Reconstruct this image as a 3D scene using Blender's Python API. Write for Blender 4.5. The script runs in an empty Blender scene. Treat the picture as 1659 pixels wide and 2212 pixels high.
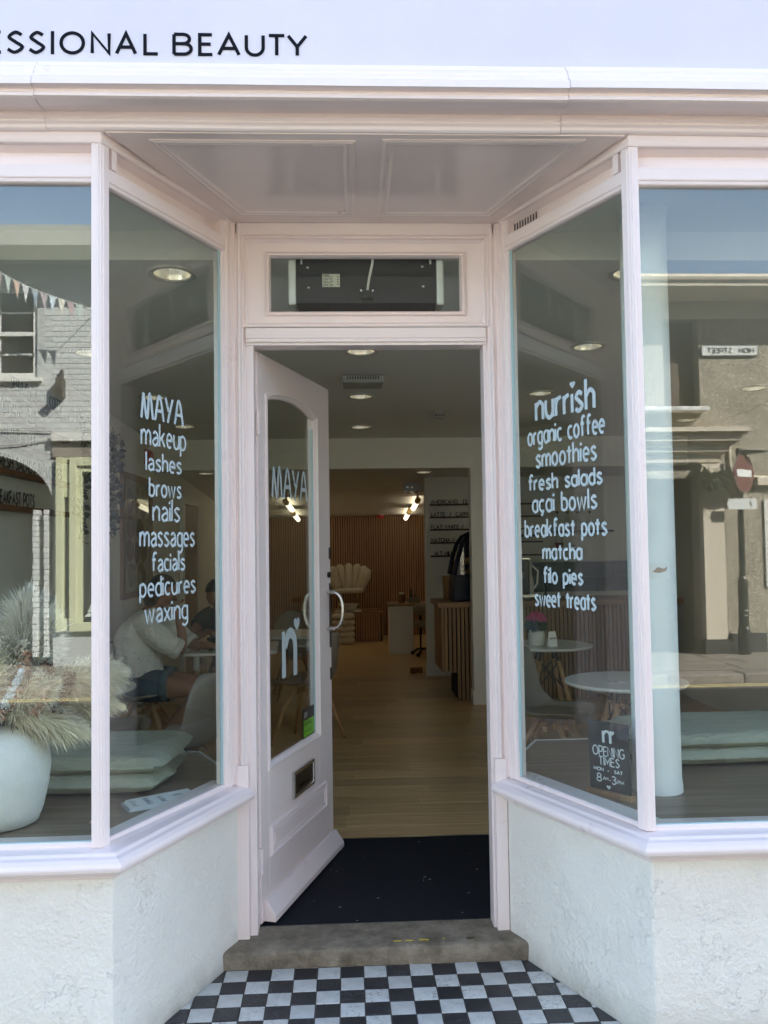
import bpy, bmesh, math, random
from mathutils import Vector, Matrix, noise

# ------------------------------------------------------------------ camera, sky, sun, exposure
scene = bpy.context.scene
COL = scene.collection

cam_data = bpy.data.cameras.new('camera')
cam = bpy.data.objects.new('camera', cam_data)
COL.objects.link(cam)
YAW, PITCH, ROLL = 0.0451, 0.0411, -0.0144
fw = Vector((math.sin(YAW)*math.cos(PITCH), math.cos(YAW)*math.cos(PITCH), math.sin(PITCH)))
r0 = Vector((math.cos(YAW), -math.sin(YAW), 0)); u0 = r0.cross(fw)
rr = math.cos(ROLL)*r0 + math.sin(ROLL)*u0
uu = -math.sin(ROLL)*r0 + math.cos(ROLL)*u0
mw = Matrix.Identity(4)
for i in range(3):
    mw[i][0], mw[i][1], mw[i][2] = rr[i], uu[i], -fw[i]
mw[0][3], mw[1][3], mw[2][3] = -0.0921, -2.9765, 1.5
cam.matrix_world = mw
cam_data.sensor_fit = 'VERTICAL'
cam_data.sensor_height = 24.0
cam_data.lens = 1835.74/2212*24.0
cam_data.clip_start = 0.02
cam_data.clip_end = 500
scene.camera = cam

SUN = Vector((0.60, 0.55, 0.60)).normalized()      # direction to the sun: behind the shop, high on the right
world = bpy.data.worlds.new('World'); scene.world = world
world.use_nodes = True
wn = world.node_tree.nodes; wl = world.node_tree.links
bg = wn['Background']
sky = wn.new('ShaderNodeTexSky'); sky.sky_type = 'NISHITA'; sky.sun_disc = False
sky.sun_elevation = math.asin(SUN.z); sky.sun_rotation = math.atan2(SUN.x, SUN.y)
sky.air_density = 1.0; sky.dust_density = 1.6; sky.ozone_density = 1.0
wl.new(sky.outputs[0], bg.inputs[0]); bg.inputs[1].default_value = 0.115

sun_data = bpy.data.lights.new('sun', 'SUN'); sun_data.energy = 5.0; sun_data.angle = math.radians(0.53)
sun_data.color = (1.0, 0.955, 0.885)
sun = bpy.data.objects.new('sun', sun_data); COL.objects.link(sun)
sun.rotation_euler = SUN.to_track_quat('Z', 'Y').to_euler()
sun.location = (6, 4, 12)

scene.view_settings.view_transform = 'Standard'
scene.view_settings.look = 'None'
scene.view_settings.gamma = 1.0
scene.view_settings.use_curve_mapping = False
scene.view_settings.exposure = 2.86
cy = scene.cycles
cy.max_bounces = 10; cy.diffuse_bounces = 6; cy.glossy_bounces = 5; cy.transparent_max_bounces = 16; cy.transmission_bounces = 4
cy.sample_clamp_indirect = 6.0
cy.caustics_reflective = False; cy.caustics_refractive = False
cy.use_denoising = True

random.seed(7)
PI = math.pi
V = Vector

# ------------------------------------------------------------------ materials
MATS = {}
def mat(name, col, rough=0.5, var=0.0, vscale=4.0, bump=0.0, bscale=40.0, stretch=(1,1,1), metal=0.0, spec=0.5,
        emit=None, estr=0.0, col2=None, objrand=0.0, coat=0.0, detail=4.0, bdist=0.01, sheen=0.0, rvar=0.0, alpha=1.0):
    if name in MATS: return MATS[name]
    m = bpy.data.materials.new(name); m.use_nodes = True
    nt = m.node_tree; N = nt.nodes; L = nt.links
    b = N['Principled BSDF']
    b.inputs['Roughness'].default_value = rough
    b.inputs['Metallic'].default_value = metal
    b.inputs['Specular IOR Level'].default_value = spec
    b.inputs['Coat Weight'].default_value = coat
    b.inputs['Sheen Weight'].default_value = sheen
    b.inputs['Base Color'].default_value = (*col, 1)
    if alpha < 1: b.inputs['Alpha'].default_value = alpha
    if emit:
        b.inputs['Emission Color'].default_value = (*emit, 1); b.inputs['Emission Strength'].default_value = estr
    tc = N.new('ShaderNodeTexCoord'); mp = N.new('ShaderNodeMapping'); mp.inputs['Scale'].default_value = stretch
    L.new(tc.outputs['Object'], mp.inputs[0])
    src = None
    if var > 0 or col2:
        nz = N.new('ShaderNodeTexNoise'); nz.inputs['Scale'].default_value = vscale; nz.inputs['Detail'].default_value = detail
        nz.inputs['Roughness'].default_value = 0.62
        L.new(mp.outputs[0], nz.inputs['Vector'])
        cr = N.new('ShaderNodeValToRGB')
        c2 = col2 or tuple(min(1, c*(1+var)) for c in col)
        c1 = tuple(c*(1-var) for c in col)
        cr.color_ramp.elements[0].position = 0.32; cr.color_ramp.elements[0].color = (*c1, 1)
        cr.color_ramp.elements[1].position = 0.68; cr.color_ramp.elements[1].color = (*c2, 1)
        L.new(nz.outputs['Fac'], cr.inputs[0]); src = cr.outputs[0]
        if rvar > 0:
            mr = N.new('ShaderNodeMapRange'); mr.inputs['To Min'].default_value = max(0.02, rough-rvar); mr.inputs['To Max'].default_value = min(1, rough+rvar)
            L.new(nz.outputs['Fac'], mr.inputs[0]); L.new(mr.outputs[0], b.inputs['Roughness'])
    if objrand > 0:
        oi = N.new('ShaderNodeObjectInfo'); hs = N.new('ShaderNodeHueSaturation')
        mr = N.new('ShaderNodeMapRange'); mr.inputs['To Min'].default_value = 1-objrand; mr.inputs['To Max'].default_value = 1+objrand
        L.new(oi.outputs['Random'], mr.inputs[0]); L.new(mr.outputs[0], hs.inputs['Value'])
        if src: L.new(src, hs.inputs['Color'])
        else: hs.inputs['Color'].default_value = (*col, 1)
        src = hs.outputs[0]
    if src: L.new(src, b.inputs['Base Color'])
    if bump > 0:
        n2 = N.new('ShaderNodeTexNoise'); n2.inputs['Scale'].default_value = bscale; n2.inputs['Detail'].default_value = 5
        L.new(mp.outputs[0], n2.inputs['Vector'])
        bp = N.new('ShaderNodeBump'); bp.inputs['Strength'].default_value = bump; bp.inputs['Distance'].default_value = bdist
        L.new(n2.outputs['Fac'], bp.inputs['Height']); L.new(bp.outputs[0], b.inputs['Normal'])
    MATS[name] = m
    return m

def glass_mat(name, r0=0.055, tint=(0.93, 0.96, 0.94), rough=0.0):
    """one face of a pane: clear, with a Schlick mirror share; two faces make the pane"""
    if name in MATS: return MATS[name]
    m = bpy.data.materials.new(name); m.use_nodes = True
    nt = m.node_tree; N = nt.nodes; L = nt.links
    N.remove(N['Principled BSDF'])
    out = N['Material Output']
    geo = N.new('ShaderNodeNewGeometry')
    dot = N.new('ShaderNodeVectorMath'); dot.operation = 'DOT_PRODUCT'
    L.new(geo.outputs['Normal'], dot.inputs[0]); L.new(geo.outputs['Incoming'], dot.inputs[1])
    ab = N.new('ShaderNodeMath'); ab.operation = 'ABSOLUTE'; L.new(dot.outputs['Value'], ab.inputs[0])
    om = N.new('ShaderNodeMath'); om.operation = 'SUBTRACT'; om.inputs[0].default_value = 1.0; L.new(ab.outputs[0], om.inputs[1])
    pw = N.new('ShaderNodeMath'); pw.operation = 'POWER'; pw.inputs[1].default_value = 5.0; L.new(om.outputs[0], pw.inputs[0])
    ml = N.new('ShaderNodeMath'); ml.operation = 'MULTIPLY_ADD'; ml.inputs[1].default_value = 1-r0; ml.inputs[2].default_value = r0
    L.new(pw.outputs[0], ml.inputs[0])
    tr = N.new('ShaderNodeBsdfTransparent'); tr.inputs[0].default_value = (*tint, 1)
    gl = N.new('ShaderNodeBsdfGlossy'); gl.inputs['Roughness'].default_value = rough; gl.inputs[0].default_value = (1, 1, 1, 1)
    mx = N.new('ShaderNodeMixShader')
    L.new(ml.outputs[0], mx.inputs[0]); L.new(tr.outputs[0], mx.inputs[1]); L.new(gl.outputs[0], mx.inputs[2])
    L.new(mx.outputs[0], out.inputs[0])
    MATS[name] = m
    return m

def wood_mat(name, c1, c2, axis=0, scale=3.0, rough=0.45, objrand=0.12, bump=0.15):
    """long grain along one axis: stretched noise, darker streaks"""
    if name in MATS: return MATS[name]
    st = [22, 22, 22]; st[axis] = 1.1
    m = mat(name, c1, rough=rough, var=0.001, vscale=scale, stretch=tuple(st), col2=c2, objrand=objrand, bump=bump, bscale=scale*2, detail=7, bdist=0.002)
    return m

PINK = mat('pale_pink_paint', (0.87, 0.76, 0.725), rough=0.28, var=0.008, vscale=2.2, bump=0.035, bscale=55, bdist=0.002, rvar=0.02)
PINKD = mat('pale_pink_door_paint', (0.84, 0.74, 0.715), rough=0.34, var=0.015, vscale=3, bump=0.15, bscale=70, bdist=0.002)
SOFFIT = mat('pink_gloss_soffit_paint', (0.85, 0.735, 0.68), rough=0.11, var=0.05, vscale=1.6, bump=0.10, bscale=9, bdist=0.004)
FASCIA = mat('fascia_white_paint', (0.70, 0.655, 0.685), rough=0.42, var=0.03, vscale=1.5, bump=0.08, bscale=60, bdist=0.002)
LETTER = mat('dark_navy_letter', (0.008, 0.009, 0.014), rough=0.8, spec=.12)
CHARC = mat('black_plastic', (0.012, 0.013, 0.014), rough=0.35)
VINYL = mat('pale_blue_vinyl', (0.53, 0.63, 0.65), rough=0.45, var=0.05, vscale=9)
GLASS = glass_mat('window_glass')
GLASSD = glass_mat('door_glass', r0=0.042)
GEDGE = mat('glass_edge_green', (0.38, 0.55, 0.56), rough=0.3)
CHROME = mat('brushed_chrome', (0.62, 0.60, 0.56), rough=0.22, metal=1.0, var=0.08, vscale=30)
CREAM = mat('interior_wall_paint', (0.82, 0.80, 0.735), rough=0.7, var=0.03, vscale=1.5, bump=0.05, bscale=60)
CEIL = mat('interior_ceiling_paint', (0.84, 0.835, 0.78), rough=0.65, var=0.02, vscale=1.0)
WHITE = mat('white_gloss_paint', (0.78, 0.78, 0.75), rough=0.3, var=0.02, vscale=5)
WHITEM = mat('white_matt', (0.75, 0.75, 0.72), rough=0.6, var=0.03, vscale=8)
BLACKR = mat('black_metal', (0.015, 0.015, 0.016), rough=0.4, metal=0.3)
OAK = wood_mat('oak_wood_z', (0.22, 0.115, 0.052), (0.40, 0.235, 0.115), axis=2, scale=2.2)
OAKX = wood_mat('oak_wood_x', (0.22, 0.115, 0.052), (0.40, 0.235, 0.115), axis=0, scale=2.2)
BEECH = wood_mat('beech_leg', (0.42, 0.25, 0.12), (0.58, 0.37, 0.20), axis=2, scale=3.0)

def plaster_mat():
    m = bpy.data.materials.new('old_white_plaster'); m.use_nodes = True
    N = m.node_tree.nodes; L = m.node_tree.links; b = N['Principled BSDF']; b.inputs['Roughness'].default_value = 0.72
    tc = N.new('ShaderNodeTexCoord')
    def nz(s, d=5, r=.6):
        n = N.new('ShaderNodeTexNoise'); n.inputs['Scale'].default_value = s; n.inputs['Detail'].default_value = d; n.inputs['Roughness'].default_value = r
        L.new(tc.outputs['Object'], n.inputs['Vector']); return n
    a, c, d = nz(2.3), nz(11, 6), nz(70, 4)
    v = N.new('ShaderNodeTexVoronoi'); v.feature = 'DISTANCE_TO_EDGE'; v.inputs['Scale'].default_value = 3.1
    wv = N.new('ShaderNodeVectorMath'); wv.operation = 'ADD'; sc = N.new('ShaderNodeVectorMath'); sc.operation = 'SCALE'; sc.inputs['Scale'].default_value = 0.55
    L.new(c.outputs['Color'], sc.inputs[0]); L.new(tc.outputs['Object'], wv.inputs[0]); L.new(sc.outputs[0], wv.inputs[1]); L.new(wv.outputs[0], v.inputs['Vector'])
    crk = N.new('ShaderNodeMapRange'); crk.inputs['From Max'].default_value = 0.010; crk.inputs['To Min'].default_value = 0; L.new(v.outputs['Distance'], crk.inputs[0])
    gate = N.new('ShaderNodeMapRange'); gate.inputs['From Min'].default_value = 0.52; gate.inputs['From Max'].default_value = 0.60; L.new(a.outputs['Fac'], gate.inputs[0])
    inv = N.new('ShaderNodeMath'); inv.operation = 'MAXIMUM'; g1 = N.new('ShaderNodeMath'); g1.operation = 'SUBTRACT'; g1.inputs[0].default_value = 1
    L.new(gate.outputs[0], g1.inputs[1]); L.new(crk.outputs[0], inv.inputs[0]); L.new(g1.outputs[0], inv.inputs[1])
    cr = N.new('ShaderNodeValToRGB'); cr.color_ramp.elements[0].position = .33; cr.color_ramp.elements[0].color = (.78, .75, .665, 1)
    cr.color_ramp.elements[1].position = .62; cr.color_ramp.elements[1].color = (.84, .815, .735, 1); L.new(a.outputs['Fac'], cr.inputs[0])
    # splash grime near the ground and specks, wear with a shape of its own
    sx = N.new('ShaderNodeSeparateXYZ'); L.new(tc.outputs['Object'], sx.inputs[0])
    gr = N.new('ShaderNodeMapRange'); gr.inputs['From Min'].default_value = -0.09; gr.inputs['From Max'].default_value = 0.05; gr.inputs['To Min'].default_value = 0.95; gr.inputs['To Max'].default_value = 0
    L.new(sx.outputs['Z'], gr.inputs[0])
    gm = N.new('ShaderNodeMath'); gm.operation = 'MULTIPLY'; L.new(gr.outputs[0], gm.inputs[0]); L.new(c.outputs['Fac'], gm.inputs[1])
    mx = N.new('ShaderNodeMixRGB'); mx.inputs[2].default_value = (.20, .19, .14, 1); L.new(gm.outputs[0], mx.inputs[0]); L.new(cr.outputs[0], mx.inputs[1])
    m2 = N.new('ShaderNodeMixRGB'); m2.blend_type = 'MULTIPLY'; m2.inputs[0].default_value = .20; L.new(mx.outputs[0], m2.inputs[1]); L.new(inv.outputs[0], m2.inputs[2])
    L.new(m2.outputs[0], b.inputs['Base Color'])
    h = N.new('ShaderNodeMath'); h.operation = 'MULTIPLY_ADD'; h.inputs[1].default_value = .45; L.new(d.outputs['Fac'], h.inputs[0]); L.new(c.outputs['Fac'], h.inputs[2])
    h2 = N.new('ShaderNodeMath'); h2.operation = 'MULTIPLY_ADD'; h2.inputs[1].default_value = .35; L.new(inv.outputs[0], h2.inputs[0]); L.new(h.outputs[0], h2.inputs[2])
    bp = N.new('ShaderNodeBump'); bp.inputs['Strength'].default_value = .58; bp.inputs['Distance'].default_value = .019
    L.new(h2.outputs[0], bp.inputs['Height']); L.new(bp.outputs[0], b.inputs['Normal'])
    return m
PLASTER = plaster_mat()
def wear(m, thr, scale, colr, zmax=None, amt=.8):
    """paint chips and grime specks with a shape of their own"""
    N = m.node_tree.nodes; L = m.node_tree.links; b = N['Principled BSDF']; src = b.inputs['Base Color'].links[0].from_socket
    tc = [n for n in N if n.type == 'TEX_COORD'][0]
    a = N.new('ShaderNodeTexNoise'); a.inputs['Scale'].default_value = scale; a.inputs['Detail'].default_value = 6; a.inputs['Roughness'].default_value = .7; L.new(tc.outputs['Object'], a.inputs['Vector'])
    c = N.new('ShaderNodeTexNoise'); c.inputs['Scale'].default_value = 3.3; c.inputs['Detail'].default_value = 2; L.new(tc.outputs['Object'], c.inputs['Vector'])
    s_ = N.new('ShaderNodeMath'); s_.operation = 'MULTIPLY_ADD'; s_.inputs[1].default_value = .35; L.new(c.outputs['Fac'], s_.inputs[0]); L.new(a.outputs['Fac'], s_.inputs[2])
    r = N.new('ShaderNodeMapRange'); r.inputs['From Min'].default_value = thr; r.inputs['From Max'].default_value = thr+.05; r.inputs['To Max'].default_value = amt; L.new(s_.outputs[0], r.inputs[0])
    mx = N.new('ShaderNodeMixRGB'); mx.inputs[2].default_value = (*colr, 1); L.new(r.outputs[0], mx.inputs[0]); L.new(src, mx.inputs[1]); L.new(mx.outputs[0], b.inputs['Base Color'])
wear(PINK, .93, 22, (.46,.37,.31), amt=.4); wear(PINKD, .88, 18, (.45,.36,.30), amt=.5); wear(FASCIA, .88, 10, (.50,.48,.50), amt=.4)
wear(SOFFIT, .88, 12, (.40,.33,.28), amt=.4)

def stripes_mat(name, c1, c2, scale, axis='Y', rough=.9, bump=.6):
    m = bpy.data.materials.new(name); m.use_nodes = True
    N = m.node_tree.nodes; L = m.node_tree.links; b = N['Principled BSDF']; b.inputs['Roughness'].default_value = rough; b.inputs['Specular IOR Level'].default_value = .2
    tc = N.new('ShaderNodeTexCoord'); w = N.new('ShaderNodeTexWave'); w.bands_direction = axis; w.inputs['Scale'].default_value = scale; w.inputs['Distortion'].default_value = .6
    w.inputs['Detail'].default_value = 2; w.inputs['Detail Scale'].default_value = 6
    L.new(tc.outputs['Object'], w.inputs['Vector'])
    n = N.new('ShaderNodeTexNoise'); n.inputs['Scale'].default_value = 260; L.new(tc.outputs['Object'], n.inputs['Vector'])
    mu = N.new('ShaderNodeMath'); mu.operation = 'MULTIPLY'; L.new(w.outputs['Fac'], mu.inputs[0]); L.new(n.outputs['Fac'], mu.inputs[1])
    cr = N.new('ShaderNodeValToRGB'); cr.color_ramp.elements[0].color = (*c1, 1); cr.color_ramp.elements[1].color = (*c2, 1); cr.color_ramp.elements[1].position = .75
    L.new(mu.outputs[0], cr.inputs[0]); L.new(cr.outputs[0], b.inputs['Base Color'])
    bp = N.new('ShaderNodeBump'); bp.inputs['Strength'].default_value = bump; bp.inputs['Distance'].default_value = .004; L.new(mu.outputs[0], bp.inputs['Height']); L.new(bp.outputs[0], b.inputs['Normal'])
    MATS[name] = m
    return m

# ------------------------------------------------------------------ mesh helpers
class MB:
    def __init__(s): s.v = []; s.f = []; s.m = []
    def add(s, verts, faces, mi=0):
        o = len(s.v); s.v += [tuple(p) for p in verts]; s.f += [tuple(i+o for i in f) for f in faces]; s.m += [mi]*len(faces); return s
    def box(s, x0, x1, y0, y1, z0, z1, mi=0):
        return s.add([(x0,y0,z0),(x1,y0,z0),(x1,y1,z0),(x0,y1,z0),(x0,y0,z1),(x1,y0,z1),(x1,y1,z1),(x0,y1,z1)],
                     [(0,3,2,1),(4,5,6,7),(0,1,5,4),(1,2,6,5),(2,3,7,6),(3,0,4,7)], mi)
    def obox(s, c, ax, ay, az, mi=0):
        """box about centre c with half-axis vectors"""
        c, ax, ay, az = V(c), V(ax), V(ay), V(az)
        P = [c+ax*i+ay*j+az*k for k in (-1,1) for (i,j) in ((-1,-1),(1,-1),(1,1),(-1,1))]
        return s.add(P, [(0,3,2,1),(4,5,6,7),(0,1,5,4),(1,2,6,5),(2,3,7,6),(3,0,4,7)], mi)
    def prism(s, poly, z0, z1, mi=0):
        n = len(poly); P = [(x,y,z0) for x,y in poly]+[(x,y,z1) for x,y in poly]
        return s.add(P, [tuple(range(n-1,-1,-1)), tuple(range(n,2*n))]+[(i,(i+1)%n,n+(i+1)%n,n+i) for i in range(n)], mi)
    def slab(s, pts, nrm, t, mi=0):
        """polygon in space given thickness t along nrm"""
        n = len(pts); d = V(nrm).normalized()*t
        P = [V(p) for p in pts]; P = P+[p+d for p in P]
        return s.add(P, [tuple(range(n-1,-1,-1)), tuple(range(n,2*n))]+[(i,(i+1)%n,n+(i+1)%n,n+i) for i in range(n)], mi)
    def tube(s, path, r, n=8, cap=True, mi=0, closed=False):
        P = [V(p) for p in path]; k = len(P); rs = r if hasattr(r, '__len__') else [r]*k
        rings = []; up = None
        for i in range(k):
            a = P[i-1] if (i > 0 or closed) else P[i]; b = P[(i+1) % k] if (i < k-1 or closed) else P[i]
            t = (b-a).normalized() if (b-a).length > 1e-9 else V((0,0,1))
            if up is None: up = t.orthogonal().normalized()
            else:
                up = up - t*up.dot(t); up = up.normalized() if up.length > 1e-6 else t.orthogonal().normalized()
            q = t.cross(up)
            rings.append([P[i]+(up*math.cos(2*PI*j/n)+q*math.sin(2*PI*j/n))*rs[i] for j in range(n)])
        vs = [p for rg in rings for p in rg]; fs = []
        for i in range(k if closed else k-1):
            a, b = i*n, ((i+1) % k)*n
            for j in range(n): fs.append((a+j, a+(j+1)%n, b+(j+1)%n, b+j))
        if cap and not closed: fs += [tuple(range(n-1,-1,-1)), tuple(range((k-1)*n, k*n))]
        return s.add(vs, fs, mi)
    def lathe(s, prof, c=(0,0,0), n=24, cap=True, mi=0, sx=1, sy=1):
        vs = []; fs = []; k = len(prof)
        for r, z in prof:
            for j in range(n): vs.append((c[0]+r*sx*math.cos(2*PI*j/n), c[1]+r*sy*math.sin(2*PI*j/n), c[2]+z))
        for i in range(k-1):
            for j in range(n): fs.append((i*n+j, i*n+(j+1)%n, (i+1)*n+(j+1)%n, (i+1)*n+j))
        if cap: fs += [tuple(range(n-1,-1,-1)), tuple(range((k-1)*n, k*n))]
        return s.add(vs, fs, mi)
    def sweep(s, path, prof, mi=0, left=True):
        """profile (out, z) swept along a plan path with mitres; out is to the left (or right) of travel"""
        P = [V((p[0], p[1])) for p in path]; k = len(P); nn = []
        for i in range(k-1):
            d = (P[i+1]-P[i]).normalized(); nn.append(V((-d.y, d.x)) if left else V((d.y, -d.x)))
        vs = []
        for i in range(k):
            if i == 0: m = nn[0]
            elif i == k-1: m = nn[-1]
            else:
                m = (nn[i-1]+nn[i]); m = m/ (m.dot(nn[i]))
            for o, z in prof: vs.append((P[i].x+m.x*o, P[i].y+m.y*o, z))
        n = len(prof); fs = []
        for i in range(k-1):
            for j in range(n): fs.append((i*n+j, i*n+(j+1)%n, (i+1)*n+(j+1)%n, (i+1)*n+j))
        fs += [tuple(range(n-1,-1,-1)), tuple(range((k-1)*n, k*n))]
        return s.add(vs, fs, mi)
    def frame(s, O, R, U, N, rect, w, prof=None, mi=0):
        """mitred rectangular moulding: rect (a0,b0,a1,b1) outer, profile [(inset, height)]"""
        O, R, U, N = V(O), V(R), V(U), V(N); a0,b0,a1,b1 = rect
        prof = prof or [(0,0),(0,.008),(w*.35,.012),(w*.7,.006),(w,.004),(w,0)]
        cs = [(a0,b0,1,1),(a1,b0,-1,1),(a1,b1,-1,-1),(a0,b1,1,-1)]
        vs = []
        for a,b,sa,sb in cs:
            for i,h in prof: vs.append(O+R*(a+sa*i)+U*(b+sb*i)+N*h)
        n = len(prof); fs = []
        for c in range(4):
            d = (c+1)%4
            for j in range(n-1): fs.append((c*n+j, d*n+j, d*n+j+1, c*n+j+1))
        return s.add(vs, fs, mi)

def obj(name, mb, mats, parent=None, smooth=False, bevel=0.0, seg=2, loc=None, subsurf=0, solid=0.0, angle=35, recalc=True, merge=False):
    me = bpy.data.meshes.new(name)
    me.from_pydata([tuple(p) for p in mb.v], [], mb.f)
    for mm in (mats if isinstance(mats, (list, tuple)) else [mats]): me.materials.append(mm)
    if any(mb.m): me.polygons.foreach_set('material_index', mb.m)
    if recalc or merge:
        b = bmesh.new(); b.from_mesh(me)
        if merge: bmesh.ops.remove_doubles(b, verts=b.verts, dist=1e-5)
        bmesh.ops.recalc_face_normals(b, faces=b.faces); b.to_mesh(me); b.free()
    if smooth: me.polygons.foreach_set('use_smooth', [True]*len(me.polygons))
    me.update()
    o = bpy.data.objects.new(name, me); COL.objects.link(o)
    if parent: o.parent = parent
    if loc: o.location = loc
    if solid: 
        md = o.modifiers.new('solid', 'SOLIDIFY'); md.thickness = solid; md.offset = 0
    if subsurf:
        md = o.modifiers.new('sub', 'SUBSURF'); md.levels = subsurf; md.render_levels = subsurf
    if bevel:
        md = o.modifiers.new('bevel', 'BEVEL'); md.width = bevel; md.segments = seg; md.limit_method = 'ANGLE'; md.angle_limit = math.radians(angle)
    return o

def tag(o, label, cat=None, group=None, kind=None):
    if label: o['label'] = label
    if cat: o['category'] = cat
    if group: o['group'] = group
    if kind: o['kind'] = kind
    return o
def struct(o, label=None, cat=None):
    o['kind'] = 'structure'
    if label: o['label'] = label
    if cat: o['category'] = cat
    return o
def thing(name, label, cat, loc=(0,0,0), rz=0.0, group=None):
    o = bpy.data.objects.new(name, None); COL.objects.link(o); o.location = loc; o.rotation_euler = (0,0,rz)
    o.empty_display_size = 0.1
    return tag(o, label, cat, group)
def copy_tree(o, parent=None):
    c = o.copy(); COL.objects.link(c); c.parent = parent
    for ch in o.children: copy_tree(ch, c)
    return c

# ------------------------------------------------------------------ stroke lettering
def E_(cx, cy, rx, ry, a0, a1, n=None):
    n = n or max(4, int(abs(a1-a0)/14))
    return [(cx+rx*math.cos(math.radians(a0+(a1-a0)*i/n)), cy+ry*math.sin(math.radians(a0+(a1-a0)*i/n))) for i in range(n+1)]
def CR(pts, n=6):
    P = [pts[0]]+list(pts)+[pts[-1]]; out = []
    for i in range(1, len(P)-2):
        p0,p1,p2,p3 = P[i-1],P[i],P[i+1],P[i+2]
        for k in range(n):
            t = k/n
            out.append(tuple(.5*((2*p1[a])+(-p0[a]+p2[a])*t+(2*p0[a]-5*p1[a]+4*p2[a]-p3[a])*t*t+(-p0[a]+3*p1[a]-3*p2[a]+p3[a])*t**3) for a in (0,1)))
    out.append(tuple(pts[-1])); return out
CAPS = {
 'A': (8.4,[[(0,0),(4.2,10),(8.4,0)],[(1.5,3.2),(6.9,3.2)]]),
 'B': (6.8,[[(0,0),(0,10)],[(0,10),(3.6,10)]+E_(3.6,7.65,2.5,2.35,90,-90)+[(0,5.3)],[(3.6,5.3)]+E_(3.9,2.65,2.9,2.65,90,-90)+[(0,0)]]),
 'C': (8.2,[E_(4.8,5,4.8,5,48,312)]), 'D': (8.2,[[(0,0),(0,10),(3.4,10)]+E_(3.4,5,4.8,5,90,-90)+[(0,0)]]),
 'E': (6.2,[[(6.2,10),(0,10),(0,0),(6.4,0)],[(0,5.2),(5.5,5.2)]]), 'F': (6,[[(6.2,10),(0,10),(0,0)],[(0,5),(5.4,5)]]),
 'G': (8.8,[E_(4.8,5,4.8,5,48,322)+[(8.8,4.6),(5.6,4.6)]]), 'H': (7.4,[[(0,0),(0,10)],[(7.4,0),(7.4,10)],[(0,5.1),(7.4,5.1)]]),
 'I': (0.01,[[(0,0),(0,10)]]), 'K': (6.8,[[(0,0),(0,10)],[(6.4,10),(0.2,3.8)],[(2.4,6),(6.8,0)]]), 'L': (5.8,[[(0,10),(0,0),(5.9,0)]]),
 'M': (8.8,[[(0,0),(0,10),(4.4,2.8),(8.8,10),(8.8,0)]]), 'N': (7.6,[[(0,0),(0,10),(7.6,0),(7.6,10)]]), 'O': (9.8,[E_(4.9,5,4.9,5,0,360,30)]),
 'P': (6.6,[[(0,0),(0,10),(3.6,10)]+E_(3.6,7,3,3,90,-90)+[(0,4)]]), 'R': (6.9,[[(0,0),(0,10),(3.6,10)]+E_(3.6,7.1,2.9,2.9,90,-90)+[(0,4.2)],[(3.6,4.2),(6.8,0)]]),
 'S': (6.4,[CR([(6.0,8.7),(3.3,10),(0.7,7.6),(3.2,5.3),(6.3,2.6),(3.1,0),(0.1,1.6)])]), 'T': (7.4,[[(0,10),(7.4,10)],[(3.7,10),(3.7,0)]]),
 'U': (7.4,[[(0,10),(0,4)]+E_(3.7,3.7,3.7,3.7,180,360)+[(7.4,10)]]), 'V': (8,[[(0,10),(4,0),(8,10)]]), 'W': (11,[[(0,10),(2.8,0),(5.5,9),(8.2,0),(11,10)]]),
 'X': (7,[[(0,10),(7,0)],[(7,10),(0,0)]]), 'Y': (7.6,[[(0,10),(3.8,4.4),(7.6,10)],[(3.8,4.4),(3.8,0)]]), 'Z': (6.8,[[(0,10),(6.8,10),(0,0),(6.8,0)]]),
 '&': (7.4,[CR([(7.4,0),(3,5.8),(1.8,8.2),(3.4,10),(4.8,8.2),(1.2,4.2),(0.3,2),(3,0),(6.8,4)])]), '/': (4.4,[[(0,-.6),(4.4,10.6)]]), '-': (3,[[(0,4),(3,4)]]),
 '.': (0.4,[[(0,0),(0,1.2)]]), '3': (5.4,[CR([(0.3,8.8),(2.8,10),(5,7.6),(2.4,5.4)]),CR([(2.4,5.4),(5.4,2.8),(2.6,0),(0,1.4)])]), '8': (5.2,[E_(2.6,7.6,2.1,2.4,0,360),E_(2.6,2.6,2.6,2.6,0,360)]),
 '£': (6,[CR([(5.6,8.4),(3.8,10),(2,8.2),(2,3),(0.4,0)]),[(0.2,0),(6,0)],[(0.3,5),(4.4,5)]]), ' ': (4.5,[]), '♥': (5,[]) }
def _arch(x0, x1): return CR([(x0,6.6),(x0+.35*(x1-x0),9.3),(x0+.62*(x1-x0),9.9),(x1-.12,8.0),(x1,5.4)])+[(x1,0)]
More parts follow.
